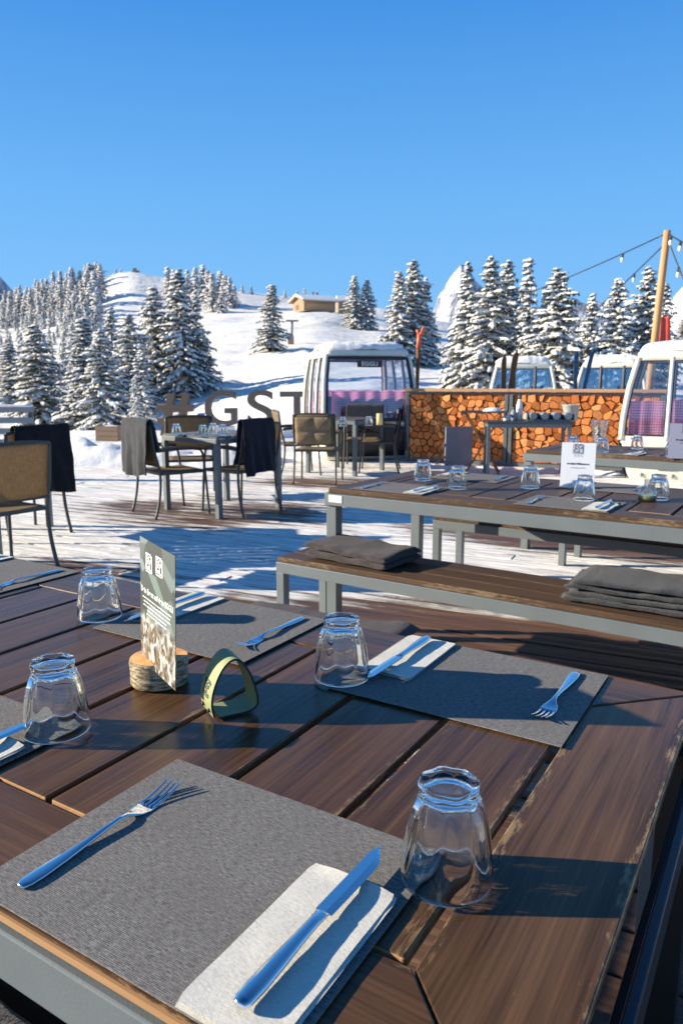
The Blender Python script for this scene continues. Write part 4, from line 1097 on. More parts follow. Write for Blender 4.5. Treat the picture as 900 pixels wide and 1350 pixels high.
def drape(label, ch, x0, x1, front, back, mat, seed):
    """a blanket hung over the top rail of a chair; front/back = how low it hangs on each side"""
    rz = ch.rotation_euler[2]; g = MB()
    prof = []
    zt = .915
    for t in np.linspace(0, 1, 14): prof.append((.045 - .055 * t + (zt - .03 - front) * 0, front + (zt - .03 - front) * t, 1 - t))
    prof += [(-.028, zt - .008, 0), (-.045, zt, 0), (-.064, zt - .008, 0)]
    for t in np.linspace(0, 1, 18): prof.append((-.075 - .012 * t, zt - .03 - (zt - .03 - back) * t, t))
    nx = 26
    def fn(a, b):
        k = b * (len(prof) - 1); i = min(int(k), len(prof) - 2); f = k - i
        y, z, h = [prof[i][c] * (1 - f) + prof[i + 1][c] * f for c in range(3)]
        x = x0 + (x1 - x0) * a
        sg = -1 if k > 15 else 1
        y += sg * (.014 * math.sin(x * 26 + seed) + .012 * math.sin(x * 47 + seed * 2 + z * 6)) * h * (1 if sg < 0 else .0)
        y -= .02 * h * (sg < 0)
        z += .018 * math.sin(x * 9 + seed) * h + .01 * nz(x * 12, z * 8, seed)
        x += .012 * nz(z * 7, seed, a * 2) * (1 + h)
        return Vector((x, y, z))
    g.grid(nx, 60, fn, 0, True)
    o = g.build('blanket', M[mat], solid=.007); o.location = ch.location; o.rotation_euler = (0, 0, rz)
    return tag(o, label, 'blanket')
CH = 'metal armchairs with woven tan backs'
def cpos(rear_mid, face):  # our chair origin is the middle between the rear feet
    f = Vector((face[0], face[1])).normalized(); return (rear_mid[0], rear_mid[1]), f
def mk(label, rm, f, pad=False): return chair(label, rm, Vector((f[0], f[1])).normalized(), CH, pad)
c = mk('tan-backed metal armchair cut by the left picture edge, its sunlit back to the viewer', (-2.09, 4.66), (-.83, .56))
c = mk('black-blanketed armchair beyond the tan-backed chair on the left edge', (-2.44, 5.86), (-.80, .60))
drape('charcoal blanket hung over the back of the chair beyond the left-edge chair', c, -.20, .27, .50, .37, 'blanket_black', 2)
cL = mk('armchair left of the small square table, a grey blanket over its back', (-1.85, 6.86), (.78, .62))
drape('grey blanket covering the whole back of the chair left of the small square table', cL, -.29, .28, .60, .40, 'blanket_grey', 5)
cR = mk('armchair right of the small square table, a navy-black blanket over its back', (-.77, 6.98), (-.80, .60))
drape('navy-black blanket over the back of the chair right of the small square table', cR, -.30, .12, .5, .40, 'blanket_navy', 8)
mk('armchair behind the small square table, facing the viewer with only its back top showing', (-1.72, 8.35), (.25, -.97))
cF = mk('armchair with a quilted tan back pad before the cabin table', (-.33, 8.98), (.15, .99), True)
cN = mk('armchair right of the cabin table with a navy blanket hiding its back', (.80, 10.35), (-.95, .1))
drape('navy blanket falling over the back of the chair next to the firewood', cN, -.29, .29, .55, .32, 'blanket_navy', 11)
cB = mk('armchair behind the cabin table, dark blanket over its back, facing the viewer', (.35, 11.15), (-.1, -1))
drape('dark grey blanket over the chair between the cabin table and the cabin front', cB, -.28, .28, .50, .5, 'blanket_grey', 14)
mk('armchair left of the cabin table, below the letter T', (-.86, 10.0), (.95, .25))

def square_table(name, label, loc, rz, L, D, group=None):
    t = thing(name, label, 'table', (loc[0], loc[1], 0), rz, group)
    g = MB(); k = 0; y = 0
    while y < D - .02:
        g.prism([(0.004, y + .003), (L - .004, y + .003), (L - .004, min(y + .093, D)), (.004, min(y + .093, D))], .735, .75, (1, 0)); y += .1
    g.build('tabletop', M['frame_dark'], t, .001)
    g = MB()
    for p, q in (((-.003, 0, .71), (L + .003, 0, .71)), ((-.003, D, .71), (L + .003, D, .71)), ((0, .02, .71), (0, D - .02, .71)), ((L, .02, .71), (L, D - .02, .71))): g.bar(p, q, .03, .045)
    g.build('frame', M['steel_grey'], t, .002)
    for x in (.012, L - .012):
        for y in (.012, D - .012):
            g = MB(); g.box((x, y, .343), (.05, .05, .686)); g.build('leg', M['steel_grey'], t, .002)
    return t
Pm = at_z(286, 685, 0)
square_table('patio_table', 'small square grey table between the two blanket-draped armchairs', (Pm.x - .82 * math.cos(R(-40)) + .03, Pm.y + .82 * math.sin(R(40)) + .03), R(-40), .80, .80)
Pg = at_z(468, 628, 0)
square_table('patio_table', 'small grey table in front of the front-facing cable cabin', (Pg.x - .78 * math.cos(R(-32)), Pg.y + .78 * math.sin(R(32))), R(-32), .78, .78)
square_table('patio_table', 'dark grey table at the left picture edge, only a leg and corner showing', (-3.35, 4.95), R(6), .95, 1.3)
for k, (u, v, l) in enumerate(((233, 573, 'upturned tumbler alone on the left half of the small square table'), (268, 575, 'upturned tumbler, left of the three close together on the small square table'), (281, 572, 'upturned tumbler, middle of the three close together on the small square table'), (294, 574, 'upturned tumbler, right of the three close together on the small square table'))):
    put('tumbler', 'tumbler', l, 'glass', at_z(u, v, .752), k, 'upturned tumblers on the small square table')
put('tumbler', 'tumbler', 'upturned tumbler on the left of the cabin table', 'glass', at_z(452, 562, .752), .2)
put('tumbler', 'tumbler', 'upturned tumbler on the right of the cabin table, beside the candle', 'glass', at_z(486, 561, .752), .9)
g = MB(); g.tube([(0, 0, 0), (0, 0, .13)], .035, 16); o = g.build('candle', M['candle']); o.location = at_z(500, 560, .752); tag(o, 'short thick yellow-beige candle on the cabin table', 'candle')
# ================================================================== firewood wall, cabins, letters, lights
WALL0 = Vector((1.08, 11.70, 0)); WD = Vector((.90, -.43, 0)).normalized(); WN = Vector((-WD.y, WD.x, 0)) * -1   # WN points to the terrace
wrz = math.atan2(WD.y, WD.x)
rack = thing('firewood_rack', 'waist-high steel rack with a plank top rail holding the split firewood', 'rack', WALL0, wrz)
WL, WM, WH = 3.62, 1.56, 1.12
for k, (x, w) in enumerate(((-.03, .06), (WM - .035, .05), (WM + .035, .05), (WL + .03, .06))):
    g = MB(); g.box((x, .0, WH / 2 - .03), (w, .10, WH - .06)); g.build('post', M['steel_grey'], rack, .003)
g = MB(); g.box((WM / 2 - .02, .03, WH), (WM + .09, .24, .045)); g.build('top_rail', M['rail_wood'], rack, .004)
g = MB(); g.box(((WM + WL) / 2 + .03, .03, WH + .001), (WL - WM + .09, .24, .045)); g.build('top_rail', M['rail_wood'], rack, .004)
g = MB(); g.bar((-.06, -.03, WH - .04), (WL + .06, -.03, WH - .04), .03, .03); g.bar((-.06, .0, .03), (WL + .06, .0, .03), .08, .05); g.build('frame_rail', M['steel_grey'], rack)
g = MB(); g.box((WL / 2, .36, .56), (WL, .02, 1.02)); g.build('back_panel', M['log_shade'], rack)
def clip(poly, p, n_):
    out = []
    for i in range(len(poly)):
        a, b = poly[i], poly[(i + 1) % len(poly)]; da, db = (a - p).dot(n_), (b - p).dot(n_)
        if da <= 0: out.append(a)
        if da * db < 0: out.append(a + (b - a) * (da / (da - db)))
    return out
def firewood(x0, x1, z0, z1, sp, label, group, seed):
    rnd = random.Random(seed); sites = []
    nx = int((x1 - x0) / sp); nzz = int((z1 - z0) / (sp * .92))
    for j in range(nzz):
        for i in range(nx):
            sites.append(Vector((x0 + (i + .5 + .5 * (j % 2) - .25 + rnd.uniform(-.36, .36)) * (x1 - x0) / nx, z0 + (j + .5 + rnd.uniform(-.36, .36)) * (z1 - z0) / nzz)))
    for s in sites:
        poly = [Vector((x0, z0)), Vector((x1, z0)), Vector((x1, z1)), Vector((x0, z1))]
        for o in sites:
            if o is s or (o - s).length > sp * 3.2: continue
            poly = clip(poly, (o + s) / 2, (o - s).normalized())
            if len(poly) < 3: break
        if len(poly) < 3: continue
        c = sum(poly, Vector((0, 0))) / len(poly)
        # drop tiny edges, shrink a little, knock the corners about
        pp = [p for i, p in enumerate(poly) if (p - poly[i - 1]).length > .012]
        if len(pp) < 3: continue
        gap = rnd.uniform(.88, .97)
        pp = [c + (p - c) * gap * rnd.uniform(.94, 1.03) for p in pp]
        y0 = -rnd.uniform(.0, .03); tx, tz = rnd.uniform(-.25, .25), rnd.uniform(-.25, .25)
        n = len(pp); g = MB()
        f = [Vector((p.x - c.x, y0 + tx * (p.x - c.x) + tz * (p.y - c.y), p.y - c.y)) for p in pp]
        f2 = [Vector((q.x * .93, q.y - .006, q.z * .93)) for q in f]
        bk = [Vector((q.x * .9, .33, q.z * .9)) for q in f]
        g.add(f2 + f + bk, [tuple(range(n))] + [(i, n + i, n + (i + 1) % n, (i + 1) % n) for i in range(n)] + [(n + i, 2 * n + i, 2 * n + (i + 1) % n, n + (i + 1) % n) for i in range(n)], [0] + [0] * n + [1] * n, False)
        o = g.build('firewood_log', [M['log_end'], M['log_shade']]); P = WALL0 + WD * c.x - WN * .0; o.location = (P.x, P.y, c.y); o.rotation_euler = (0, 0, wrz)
        tag(o, label, 'firewood', group)
firewood(.005, WM - .065, .06, WH - .055, .104, 'split log in the left bay of the firewood rack', 'split logs in the left bay of the firewood rack', 1)
firewood(WM + .065, WL - .005, .06, WH - .055, .114, 'split log in the right bay of the firewood rack', 'split logs in the right bay of the firewood rack', 2)

# ---- old cable-car cabins
def cabin(name, label, loc, rz, s, kind, sign=False, art=False):
    """local x = length of the cabin, -y = side A, origin under the middle; kind picks finish and which faces are dressed"""
    t = thing(name, label, 'cable cabin', loc, rz); t.scale = (s, s, s)
    H = 1.78; LA, LB = .80, .66
    def a_(z):  # half length at height z
        return LA * float(np.interp(z / H, [0, .06, .2, .36, .5, .7, .88, .96, 1.0], [.80, .88, .965, 1.0, .985, .925, .835, .79, .75]))
    def b_(z):
        return LB * float(np.interp(z / H, [0, .06, .2, .45, .7, .92, 1.0], [.86, .92, .985, 1.0, .97, .90, .85]))
    zs_low = [0, .05, .11, .2, .32, .44, .54, .60]; zw0, zw1 = .62, 1.60
    def ring(z, k=1.0, r=.10, n=5):
        A, B = a_(z) * k, b_(z) * k; pts = []
        for cx, cy_, a0 in ((A - r, B - r, 0), (-A + r, B - r, 90), (-A + r, -B + r, 180), (A - r, -B + r, 270)):
            for q in range(n): an = R(a0 + 90 * q / (n - 1)); pts.append(Vector((cx + r * math.cos(an), cy_ + r * math.sin(an), z)))
        return pts
    body_m = M['cream_paint']
    g = MB(); g.loft([ring(z) for z in zs_low + [zw0]], True, 0, True); g.build('lower_body', body_m, t)
    # roof shell
    g = MB(); g.loft([ring(zw1), ring(zw1 + .05), ring(zw1 + .09, 1.02), ring(H - .06, 1.0), ring(H - .01, .93), ring(H + .03, .7), ring(H + .045, .3)], True, 0, True); g.build('roof', body_m, t)
    # corner posts follow the bulge; mid posts on the sides
    zz = np.linspace(zw0 - .05, zw1 + .04, 12)
    for sx in (-1, 1):
        for sy in (-1, 1):
            g = MB(); g.tube([(sx * (a_(z) - .025), sy * (b_(z) - .025), z) for z in zz], .040, 8); g.build('corner_post', body_m, t)
    for sy in (-1, 1):
        for fx in (-.28, .34):
            g = MB(); g.tube([(fx * LA, sy * (b_(z) - .012), z) for z in zz], .028, 6); g.build('door_post', M['white_paint'] if kind != 'far' else M['frame_dark'], t)
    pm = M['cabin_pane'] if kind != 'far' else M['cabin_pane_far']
    def gasket(pts, nm='window_seal', par=None, r=.014):
        g = MB(); g.tube(pts + [pts[0]], r, 6); return g.build(nm, M['rubber'], par)
    def edge_pts(fn, n=8):
        out = []
        for k in range(n): out.append(fn(k / n, 0))
        for k in range(n): out.append(fn(1, k / n))
        for k in range(n): out.append(fn(1 - k / n, 1))
        for k in range(n): out.append(fn(0, 1 - k / n))
        return out
    # long-side windows: three panes each
    for sy in (-1, 1):
        for f0, f1 in ((-1, -.28), (-.28, .34), (.34, 1)):
            def fn(u, v, f0=f0, f1=f1, sy=sy):
                z = zw0 + .02 + (zw1 - zw0 - .03) * v; A = a_(z) - .07
                x0 = -A if f0 == -1 else f0 * LA + .032; x1 = A if f1 == 1 else f1 * LA - .032
                return Vector((x0 + (x1 - x0) * u, sy * (b_(z) - .018), z))
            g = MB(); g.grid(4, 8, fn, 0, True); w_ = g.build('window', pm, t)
            gasket(edge_pts(fn), 'seal', w_, .010)
    for sx in (-1, 1):
        def fn(u, v, sx=sx):
            z = zw0 + .02 + (zw1 - zw0 - .03) * v; B = b_(z) - .05
            return Vector((sx * (a_(z) - .012 + .05 * math.sin(u * math.pi)), -B + 2 * B * u, z))
        g = MB(); g.grid(10, 8, fn, 0, True); w_ = g.build('window', pm, t); gasket(edge_pts(fn, 10), 'seal', w_, .030)
    # curtains along the lower part of the glass
    def cur(fn, n):
        g = MB(); L = [fn(u) for u in np.linspace(0, 1, n)]
        g.grid(n * 3, 5, lambda u, v: (lambda p: Vector((p[0].x, p[0].y, zw0 + .02 + .44 * v)) + p[1] * (.018 * math.sin(u * n * 2.6) * (1 - .25 * v)))(fn(u)), 0, True)
        o = g.build('curtain', M['curtain'], t)
        # rescale the pattern coordinates to metres
        for k, l in enumerate(o.data.uv_layers['UVMap'].data): l.uv = (l.uv[0] * fn.w, l.uv[1] * .44 * 4)
        return o
    if kind != 'far':
        for sy in (-1, 1):
            def fc(u, sy=sy): return (Vector((-.70 + 1.40 * u, sy * (LB - .075), 0)), Vector((0, 1, 0)))
            fc.w = 1.4; cur(fc, 15)
        for sx in (-1, 1):
            def fc(u, sx=sx): return (Vector((sx * (LA - .095), -.52 + 1.04 * u, 0)), Vector((1, 0, 0)))
            fc.w = 1.1; cur(fc, 12)
        # seats and a table inside
        for sx in (-1, 1):
            g = MB(); g.box((sx * .50, 0, .40), (.34, 1.0, .08)); g.box((sx * .66, 0, .72), (.06, 1.0, .5)); g.build('bench_seat', M['blanket_navy'], t, .01)
        g = MB(); g.box((0, 0, .66), (.42, .7, .03)); g.box((0, 0, .33), (.06, .06, .62)); g.build('inner_table', M['pale_wood'], t)
    # bumper bands at both ends and skids
    for sx in (-1, 1):
        g = MB()
        g.grid(10, 6, lambda u, v, sx=sx: Vector((sx * (a_(.06 + .47 * v) + .012 + .045 * math.sin(u * math.pi)), (-1 + 2 * u) * (b_(.06 + .47 * v) - .02), .06 + .47 * v)), 0, True)
        g.build('bumper', M['rubber'], t, solid=.012)
        g = MB(); g.tube([(sx * (a_(.57) + .02 + .045 * math.sin(u * math.pi)), (-1 + 2 * u) * (b_(.57) - .02), .575) for u in np.linspace(0, 1, 9)], .014, 6); g.build('bumper_rail', M['white_paint'], t)
    g = MB(); g.bar((-.55, -.3, -.05), (.55, -.3, -.05), .09, .10); g.bar((-.55, .3, -.05), (.55, .3, -.05), .09, .10); g.build('skid', M['rubber'], t)
    # snow cap
    g = MB(); seed = loc[0]
    def sn(u, v):
        x, y = (u * 2 - 1), (v * 2 - 1)
        A, B = a_(H - .05) * 1.06, b_(H - .05) * 1.05
        px = x * A * math.sqrt(1 - y * y * .25); py = y * B * math.sqrt(1 - x * x * .25)
        e = max(0, 1 - max(abs(x), abs(y)) ** 5)
        h = .055 * e ** .6 * (1 + .30 * fbm(px * 2.3 + seed, py * 2.3, 1, 3)) + .02 * nz(px * 8, py * 8, seed)
        return Vector((px, py, H - .055 + (h if kind != 'far' else h * 1.5) + (.035 if e > 0 else 0) + .05 * e))
    g.grid(44, 40, sn, 0, True); g.build('snow_cap', M['snow_lump'], t)
    if sign:
        x = LA * .90
        z = 1.50
        g = MB(); g.box((a_(z) + .045, 0, z), (.012, .34, .105)); sg = g.build('sign_board', M['rubber'], t)
        text_mesh('lettering', 'EGGLI', .085, M['print_white'], sg, (a_(z) + .053, 0, z - .002), (R(90), 0, R(90)), .001)
    if art:
        # line drawing on the long side facing the terrace: mountain horizon, posts, little figures
        g = MB(); y = lambda z: -(b_(z) + .006)
        def ln(p, q, r=.008):
            n = 6; g.tube([(p[0] + (q[0] - p[0]) * k / n, y(p[1] + (q[1] - p[1]) * k / n), p[1] + (q[1] - p[1]) * k / n) for k in range(n + 1)], r, 4)
        ln((-.66, .60), (-.52, .47), .010); ln((-.52, .47), (.45, .50), .012); ln((-.55, .40), (-.18, .44)); ln((-.18, .44), (.05, .42)); ln((-.20, .50), (-.20, .30), .008); ln((-.34, .22), (-.06, .22), .02); ln((-.30, .19), (-.10, .19), .014)
        ln((.10, .2), (.5, .36)); rnd = random.Random(4)
        for k in range(6):
            x = -.5 + k * .19; ln((x, .085), (x, .135), .011); ln((x - .02, .10), (x + .03, .115), .006)
        g.build('line_drawing', M['slate'], t)
    return t
# front-facing cabin: its end window looks at the terrace (local +x turned to the viewer)
cabin('cable_cabin', 'old cable cabin facing the terrace with its wide end window, snow on the roof', (.26, 12.45, .02), R(-77), 1.0, 'near', sign=True).scale = (1.08, 1.16, 1.0)
cabin('cable_cabin', 'cream cable cabin at the right picture edge with a line drawing on its side', (4.55, 9.75, -.04), wrz, .97, 'side', art=True)
cabin('cable_cabin', 'rear cable cabin behind the firewood rack, beside the brown skis', ((690 - 450) / 985 * 17, 17.2, .05), R(-10), .93, 'far')
cabin('cable_cabin', 'rear cable cabin behind the firewood rack, beside the blue skis', ((812 - 450) / 985 * 16.2, 16.4, .05), R(-25), .93, 'far')

# ---- skis and poles stuck in the snow behind the rack
def ski(label, u, v_top, lean, mat, Y=12.6, w=.085, L=1.75):
    top = at_y(u, v_top, Y); g = MB(); zb = .02
    h = top.z - zb; rings = []
    for t in np.linspace(0, 1, 16):
        ww = w * (.92 + .14 * abs(2 * t - 1) ** 2) * (1 if t < .93 else max(.12, 1 - ((t - .93) / .07) ** 2 * .9)); yy = -.10 * smooth(.88, 1, t) ** 2 * .8
        rings.append([Vector((sx * ww / 2 + lean * h * (t - 1), yy + sy, h * t)) for sx, sy in ((-1, -.007), (1, -.007), (1, .007), (-1, .007))])
    g.loft(rings, True, 0, False); o = g.build('ski', M[mat]); o.location = (top.x, Y, zb)
    return tag(o, label, 'ski', None)
ski('brown wooden ski, left and upright one of the pair before the rear cabin', 664, 466, -.02, 'ski_brown', 12.7)
ski('dark brown ski, right and leaning one of the pair before the rear cabin', 680, 462, .11, 'ski_brown', 12.8, .10)
ski('dark blue ski standing upright left of the far right rear cabin', 759, 462, -.03, 'blue_paint', 12.2, .07)
ski('blue ski leaning to the right beside the far right rear cabin', 781, 460, .17, 'blue_paint', 12.3, .07)
ski('yellowish wooden ski beside the curved window post of the right cabin', 838, 466, .02, 'pale_wood', 12.0, .075)
pl = thing('marker_pole', 'tall dark pole with an orange-red forked tip between cabin and firewood', 'pole', (at_y(548, 510, 13.0).x, 13.0, 0))
hz_ = at_y(552, 436, 13.0).z
g = MB(); g.tube([(0, 0, -.1), (.03, 0, hz_ - .30)], .034, 8); g.build('shaft', M['ski_brown'], pl)
g = MB(); g.tube([(.03, 0, hz_ - .30), (.045, 0, hz_ - .06)], .04, 8); g.tube([(.045, 0, hz_ - .10), (.12, 0, hz_ + .05)], .034, 7); g.tube([(.045, 0, hz_ - .10), (.0, 0, hz_ + .02)], .022, 7); g.build('forked_tip', M['orange_red'], pl)

# ---- letters
def letter(ch, u0, u1, vt, vb, Y, label, mat='letter_wood', rz=0.0):
    a = at_y(u0, vt, Y); b = at_y(u1, vb, Y); H = a.z - b.z; W = b.x - a.x
    t = thing('letter', label, 'sign letter', ((a.x + b.x) / 2, Y, b.z), rz)
    cu = bpy.data.curves.new('letter', 'FONT'); cu.body = ch; cu.size = 1; cu.align_x = 'CENTER'; cu.extrude = .12; cu.offset = .03 if ch == '#' else .008; cu.resolution_u = 8
    o = bpy.data.objects.new('tmp', cu); COL.objects.link(o); bpy.context.view_layer.update()
    me = bpy.data.meshes.new_from_object(o.evaluated_get(bpy.context.evaluated_depsgraph_get())); bpy.data.objects.remove(o)
    co = np.array([v.co[:] for v in me.vertices]); mn, mx_ = co.min(0), co.max(0)
    for v in me.vertices:
        x, y, z = v.co
        v.co = ((x - (mn[0] + mx_[0]) / 2) / (mx_[0] - mn[0]) * W, -(z) / .12 * .10, (y - mn[1]) / (mx_[1] - mn[1]) * H)
    me.materials.clear(); me.materials.append(M[mat]); me.update()
    bmx = me; link('letter_body', me, t)
    g = MB(); g.box((0, 0, -.25), (W * .8, .22, .5)); g.build('footing', M['snow_lump'], t)
    return t
letter('#', 207, 256, 519, 574, 16.6, 'brown wooden hashtag sign standing in the snow before the dark spruces', 'letter_wood_mid')
letter('G', 270, 313, 514, 562, 16.6, 'grey-brown free-standing letter G on the snow')
letter('S', 326, 362, 514, 562, 16.6, 'grey-brown free-standing letter S on the snow')
letter('T', 369, 414, 516, 564, 16.6, 'grey-brown free-standing letter T half hidden by the front-facing cabin')

# ---- light pole and strings of bulbs
ptop = at_y(879, 304, 11.0); pbot = at_y(860, 470, 11.0); dd_ = (pbot - ptop).normalized(); pb = ptop + dd_ * (ptop.z + .1) / -dd_.z
g = MB(); g.tube([pb, pb.lerp(ptop, .3), pb.lerp(ptop, .7), ptop], [.060, .057, .052, .048], 10)
lp = thing('light_pole', 'leaning peeled wooden pole carrying the strings of bulbs', 'pole', (pb.x, pb.y, 0)); g.v = [(x - pb.x, y - pb.y, z) for x, y, z in g.v]; g.build('shaft', M['rail_wood'], lp)
rd_ = at_y(874, 436, 11.35); g = MB()
g.grid(8, 10, lambda a, b: Vector((rd_.x - .05 + .17 * a * (1 - .25 * b), rd_.y + .02 * math.sin(a * 6), rd_.z - .22 + .42 * b)), 0, True)
tag(g.build('flag', M['red_paint'], solid=.01), 'red pennant cloth hanging just behind the light pole', 'flag')
def string(label, p, q, sag, bulbs):
    t = thing('light_string', label, 'string lights', p)
    f = lambda s: (q - p) * s + Vector((0, 0, -sag * 4 * s * (1 - s)))
    g = MB(); g.tube([f(s) for s in np.linspace(0, 1, 40)], .011, 5); g.build('cable', M['cable'], t)
    for s in bulbs:
        c = f(s); g = MB(); g.tube([c, c - Vector((0, 0, .06))], .022, 8); sk = g.build('socket', M['cable'], t)
        g = MB(); g.tube([c - Vector((0, 0, .055)), c - Vector((0, 0, .075)), c - Vector((0, 0, .105)), c - Vector((0, 0, .13)), c - Vector((0, 0, .14))], [.015, .024, .028, .019, .004], 10); g.build('bulb', M['bulb'], t)
    return t
tp = ptop - Vector((0, 0, .03)); tp2 = ptop - Vector((0, 0, .16))
e1 = at_y(560, 420, 26); string('long string of white bulbs running from the pole top above the spruces', tp, e1, .25, (.085, .235, .38, .5, .64))
e2 = at_y(700, 470, 30); string('steeper second string of bulbs dropping from the pole towards the spruces', tp2, e2, .2, (.10, .24, .40, .55))
e3 = at_y(985, 325, 9.0); string('nearly level string of bulbs leaving the pole top to the right', tp, e3, .12, (.06, .2, .4, .6))
e4 = at_y(925, 420, 10.2); string('short steep string of bulbs falling right of the pole', tp2 + Vector((0, 0, .08)), e4, .05, (.35, .62, .85))

# ---- serving table, tray stand, board
Ps = at_z(642, 628, 0); srz = R(-6)
st_ = thing('serving_table', 'grey steel serving table before the firewood with tray and bucket on it', 'table', Ps, srz)
g = MB(); g.box((.52, .22, .715), (1.10, .50, .03)); g.build('tabletop', M['frame_dark'], st_, .002)
g = MB()
for y in (0, .44): g.bar((-.02, y, .675), (1.06, y, .675), .04, .05)
for x in (0, 1.04): g.bar((x, .022, .675), (x, .418, .675), .04, .05)
g.build('frame', M['steel_grey'], st_, .002)
for x in (0, 1.04):
    for y in (0, .44):
        g = MB(); g.box((x, y, .325), (.045, .045, .65)); g.build('leg', M['steel_grey'], st_, .002)
def S(x, y, z=.731): return on(Ps, srz, x, y, z)
ty = thing('cutlery_tray', 'grey tray with four round pots showing at its front on the serving table', 'tray', S(.80, .12), srz)
g = MB(); g.box((0, .06, .012), (.62, .24, .02)); g.box((0, .179, .05), (.62, .012, .10)); g.box((-.304, .06, .05), (.012, .225, .10)); g.box((.304, .06, .05), (.012, .225, .10)); g.build('box', M['slate'], ty, .003)
for k in range(4):
    g = MB(); x = -.225 + k * .15; g.tube([(x, -.075, .07), (x, -.06, .07), (x, .17, .07)], [.046, .050, .050], 16); g.build('pot', M['slate'], ty)
bk = thing('bucket', 'beige-grey bucket on the right end of the serving table', 'bucket', S(1.10, .30))
g = MB(); pr = [(0, .085), (.005, .09), (.10, .100), (.20, .112), (.205, .118), (.215, .118), (.215, .108), (.2, .104), (.02, .082)]
g.loft([rg(z, r) for z, r in pr], True, 0, True); g.build('shell', M['bucket'], bk)
for k, (x, y, h, r, mt, l) in enumerate(((.42, .28, .34, .042, 'white_paint', 'tallest white bottle on the serving table beside the rack post'), (.34, .22, .18, .04, 'slate', 'short grey shaker left of the tall bottle on the serving table'), (.25, .25, .14, .045, 'menu_white', 'low white jar at the left end of the serving table'), (.50, .18, .13, .035, 'bucket', 'low beige jar between the tall bottle and the tray'))):
    t = thing('bottle' if h > .2 else 'jar', l, 'bottle' if h > .2 else 'jar', S(x, y))
    g = MB(); g.loft([rg(0, r * .95), rg(.01, r), rg(h * .6, r), rg(h * .72, r * .7), rg(h * .8, r * .5), rg(h * .86, r * .5)], True, 0, True); g.build('body', M[mt], t)
    g = MB(); g.loft([rg(h * .84, r * .6), rg(h, r * .58)], True, 0, True); g.build('cap', M['frame_dark'], t)
# folding tray stand
Pt = at_z(612, 626, 0)
ts = thing('tray_stand', 'folding dark wooden tray stand with crossed legs before the firewood', 'tray stand', Pt, R(-12))
for y in (0, .36):
    for x0, x1 in ((0, .46), (.46, 0)):
        g = MB(); g.bar((x0, y + (.03 if x0 else 0), 0), (x1, y + (.03 if x0 else 0), .80), .035, .022); g.build('leg', M['ski_brown'], ts)
g = MB(); g.bar((-.06, -.01, .82), (-.06, .41, .82), .03); g.bar((.52, -.01, .82), (.52, .41, .82), .03); g.bar((-.08, 0, .845), (.54, 0, .845), .03, .02); g.bar((-.08, .39, .845), (.54, .39, .845), .03, .02); g.build('top_frame', M['frame_dark'], ts)
ns = thing('snow_clump', 'small heap of snow lying on the folding tray stand', 'snow', on(Pt, R(-12), .34, .2, .855))
g = MB(); g.grid(10, 10, lambda a, b: Vector(((a - .5) * .26, (b - .5) * .2, .05 * max(0, 1 - (2 * a - 1) ** 2 - (2 * b - 1) ** 2) ** .5)), 0, True); g.build('heap', M['snow_lump'], ns)
# leaning board
Pb = at_z(586, 616, 0); Pb2 = at_z(622, 614, 0)
bd = thing('chalkboard', 'grey tilted display board leaning in front of the firewood', 'board', Pb, math.atan2((Pb2 - Pb).y, (Pb2 - Pb).x))
wB = (Pb2 - Pb).length
g = MB(); g.prism([(0, 0), (wB, 0), (wB, .02), (0, .02)], 0, .58); o = g.build('panel', M['slate'], bd, .004)
for v in o.data.vertices: v.co = (v.co.x + .12 * v.co.z / .6, v.co.y + .30 * v.co.z, v.co.z)
g = MB(); g.bar((wB * .8, .38, 0), (wB * .8 + .1, .20, .55), .025); g.bar((wB * .2, .38, 0), (wB * .2 + .1, .20, .55), .025); g.build('prop', M['frame_dark'], bd)

# ---- wooden planter, rail at the left, hut, lift mast
pp = at_z(131, 575, .05); pq = at_z(161, 575, .05)
Pp = at_y(146, 576, 12.8)
pt = thing('planter', 'orange-brown wooden planter box half buried in the snow bank', 'planter', (Pp.x * 14 / 12.8, 14.0, .10), R(-10)); pt.scale = (.72, .8, .72)
g = MB()
for k in range(3): g.box((0, -.18, .12 + .135 * k), (.62, .03, .125), None, 0, (1, 0)); g.box((0, .18, .12 + .135 * k), (.62, .03, .125), None, 0, (1, 0))
for sx in (-1, 1): g.box((sx * .295, 0, .26), (.03, .33, .40))
g.build('box', M['hut_wood'], pt, .003)
g = MB(); g.grid(8, 8, lambda a, b: Vector(((a - .5) * .56, (b - .5) * .33, .42 + .05 * math.sin(a * 3) * math.sin(b * 3))), 0, True); g.build('snow_fill', M['snow_lump'], pt)
rl = at_y(0, 556, 9.5); rt = at_y(45, 556, 9.5)
fe = thing('railing', 'white and dark slatted railing beyond the chairs at the left picture edge', 'railing', (rl.x - .9, 9.5, 0), 0)
wR = (rt.x - rl.x) + .9
for k, z in enumerate((.90, .76, .62, .48)):
    g = MB(); g.box((wR / 2, -.022, z), (wR, .03, .075), None, 0, (1, 0)); g.build('rail', M['slate'], fe, .003)
for x in (.04, wR * .5, wR - .04):
    g = MB(); g.box((x, .02, .48), (.05, .05, .96)); g.build('post', M['frame_dark'], fe)
g = MB(); g.tube([(x, -.02, .945) for x in np.linspace(0, wR, 14)], [.03 + .012 * nz(k * .8, 2) for k in range(14)], 8, 0, True, True, .6); g.build('snow_line', M['snow_lump'], fe)

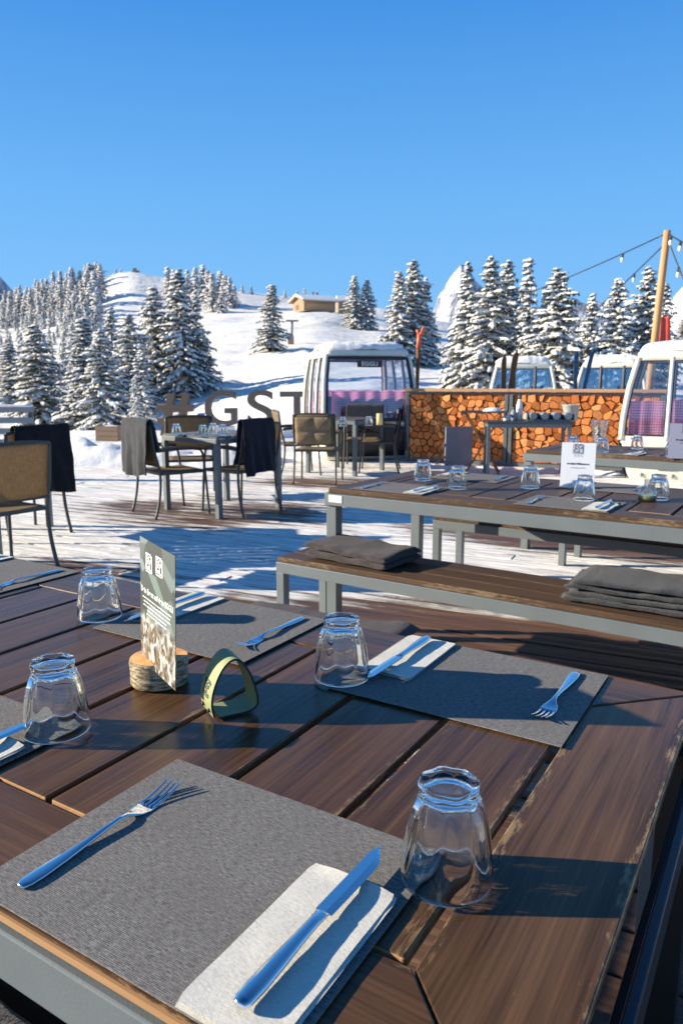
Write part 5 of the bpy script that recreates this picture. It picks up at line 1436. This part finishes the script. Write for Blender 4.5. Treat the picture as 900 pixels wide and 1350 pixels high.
Hy = 168.0; hc = at_y(414, 416, Hy); hz0 = terrain_z(hc.x, Hy) - .2
hut = thing('mountain_hut', 'wooden hut with a snow-covered roof on the crest of the slope', 'hut', (hc.x, Hy, hz0), R(28))
sw = 1.0; LX, LY, HH = 7.6, 5.6, (zh(399, Hy) - hz0)
g = MB(); g.box((0, 0, HH / 2), (LX, LY, HH), None, 0, (1, 0)); 
g.add([(-LX / 2, -LY / 2, HH), (-LX / 2, LY / 2, HH), (-LX / 2, 0, HH + .95)], [(0, 2, 1)], 0); g.add([(LX / 2, -LY / 2, HH), (LX / 2, LY / 2, HH), (LX / 2, 0, HH + .95)], [(0, 1, 2)], 0)
g.build('wall', M['hut_wood'], hut)
g = MB(); g.box((0, -LY / 2 - .05, HH * .52), (LX * .86, .06, HH * .52), None, 0, (1, 0)); g.build('front_cladding', M['pale_wood'], hut)
for sy in (-1, 1):
    g = MB(); e = .8
    a0 = Vector((0, 0, HH + 1.05)); a1 = Vector((0, sy * (LY / 2 + .9), HH - .12))
    g.add([Vector((sx * (LX / 2 + e), p.y, p.z + dz)) for dz in (0, .22) for sx in (-1, 1) for p in (a0, a1)], [(0, 1, 3, 2), (4, 6, 7, 5), (0, 4, 5, 1), (2, 3, 7, 6), (1, 5, 7, 3), (0, 2, 6, 4)]); rf = g.build('roof', M['hut_wood'], hut)
    g = MB(); g.add([Vector((sx * (LX / 2 + e - .1), p.y, p.z + dz)) for dz in (.225, .62) for sx in (-1, 1) for p in (a0, a1 * .98)], [(0, 1, 3, 2), (4, 6, 7, 5), (0, 4, 5, 1), (2, 3, 7, 6), (1, 5, 7, 3), (0, 2, 6, 4)]); g.build('snow_layer', M['snow_lump'], rf)
g = MB(); g.box((-LX / 2 - .04, .6, HH * .45), (.06, 1.4, HH * .5)); g.build('door', M['ski_brown'], hut)
h2 = at_y(457, 405, 190); h2z = terrain_z(h2.x, 190) - .2
t = thing('mountain_hut', 'tiny snow-roofed cabin beside the twin spruces on the ridge', 'hut', (h2.x, 190, h2z), R(10))
g = MB(); g.box((0, 0, 1.5), (5, 4, 3)); g.build('wall', M['hut_wood'], t)
g = MB(); g.loft([[Vector((x, y, 3)) for x, y in ((-2.9, -2.4), (2.9, -2.4), (2.9, 2.4), (-2.9, 2.4))], [Vector((x, y, 4.4)) for x, y in ((-2.6, -.4), (2.6, -.4), (2.6, .4), (-2.6, .4))]], True, 0, False); g.build('roof', M['snow_lump'], t)
def mast(label, u, vt, Y, arm):
    x = (u - 450) / 985 * Y; zb = terrain_z(x, Y); h = zh(vt, Y) - zb
    t = thing('lift_mast', label, 'lift mast', (x, Y, zb))
    g = MB(); g.tube([(0, 0, -.5), (.25, 0, h)], [.28 * Y / 130, .20 * Y / 130], 8); g.build('shaft', M['slate'], t)
    g = MB(); g.bar((.25 - arm, 0, h), (.25 + arm, 0, h), .30 * Y / 130); g.build('crossarm', M['slate'], t)
    g = MB(); g.box((0, 0, .6), (.9, .9, 1.4)); g.build('base', M['hut_wood'], t)
mast('ski-lift mast with a short crossarm on the slope below the hut', 384, 423, 118, 1.0)
mast('thin lift mast on top of the bare snowy summit', 185, 358, 214, 1.0)
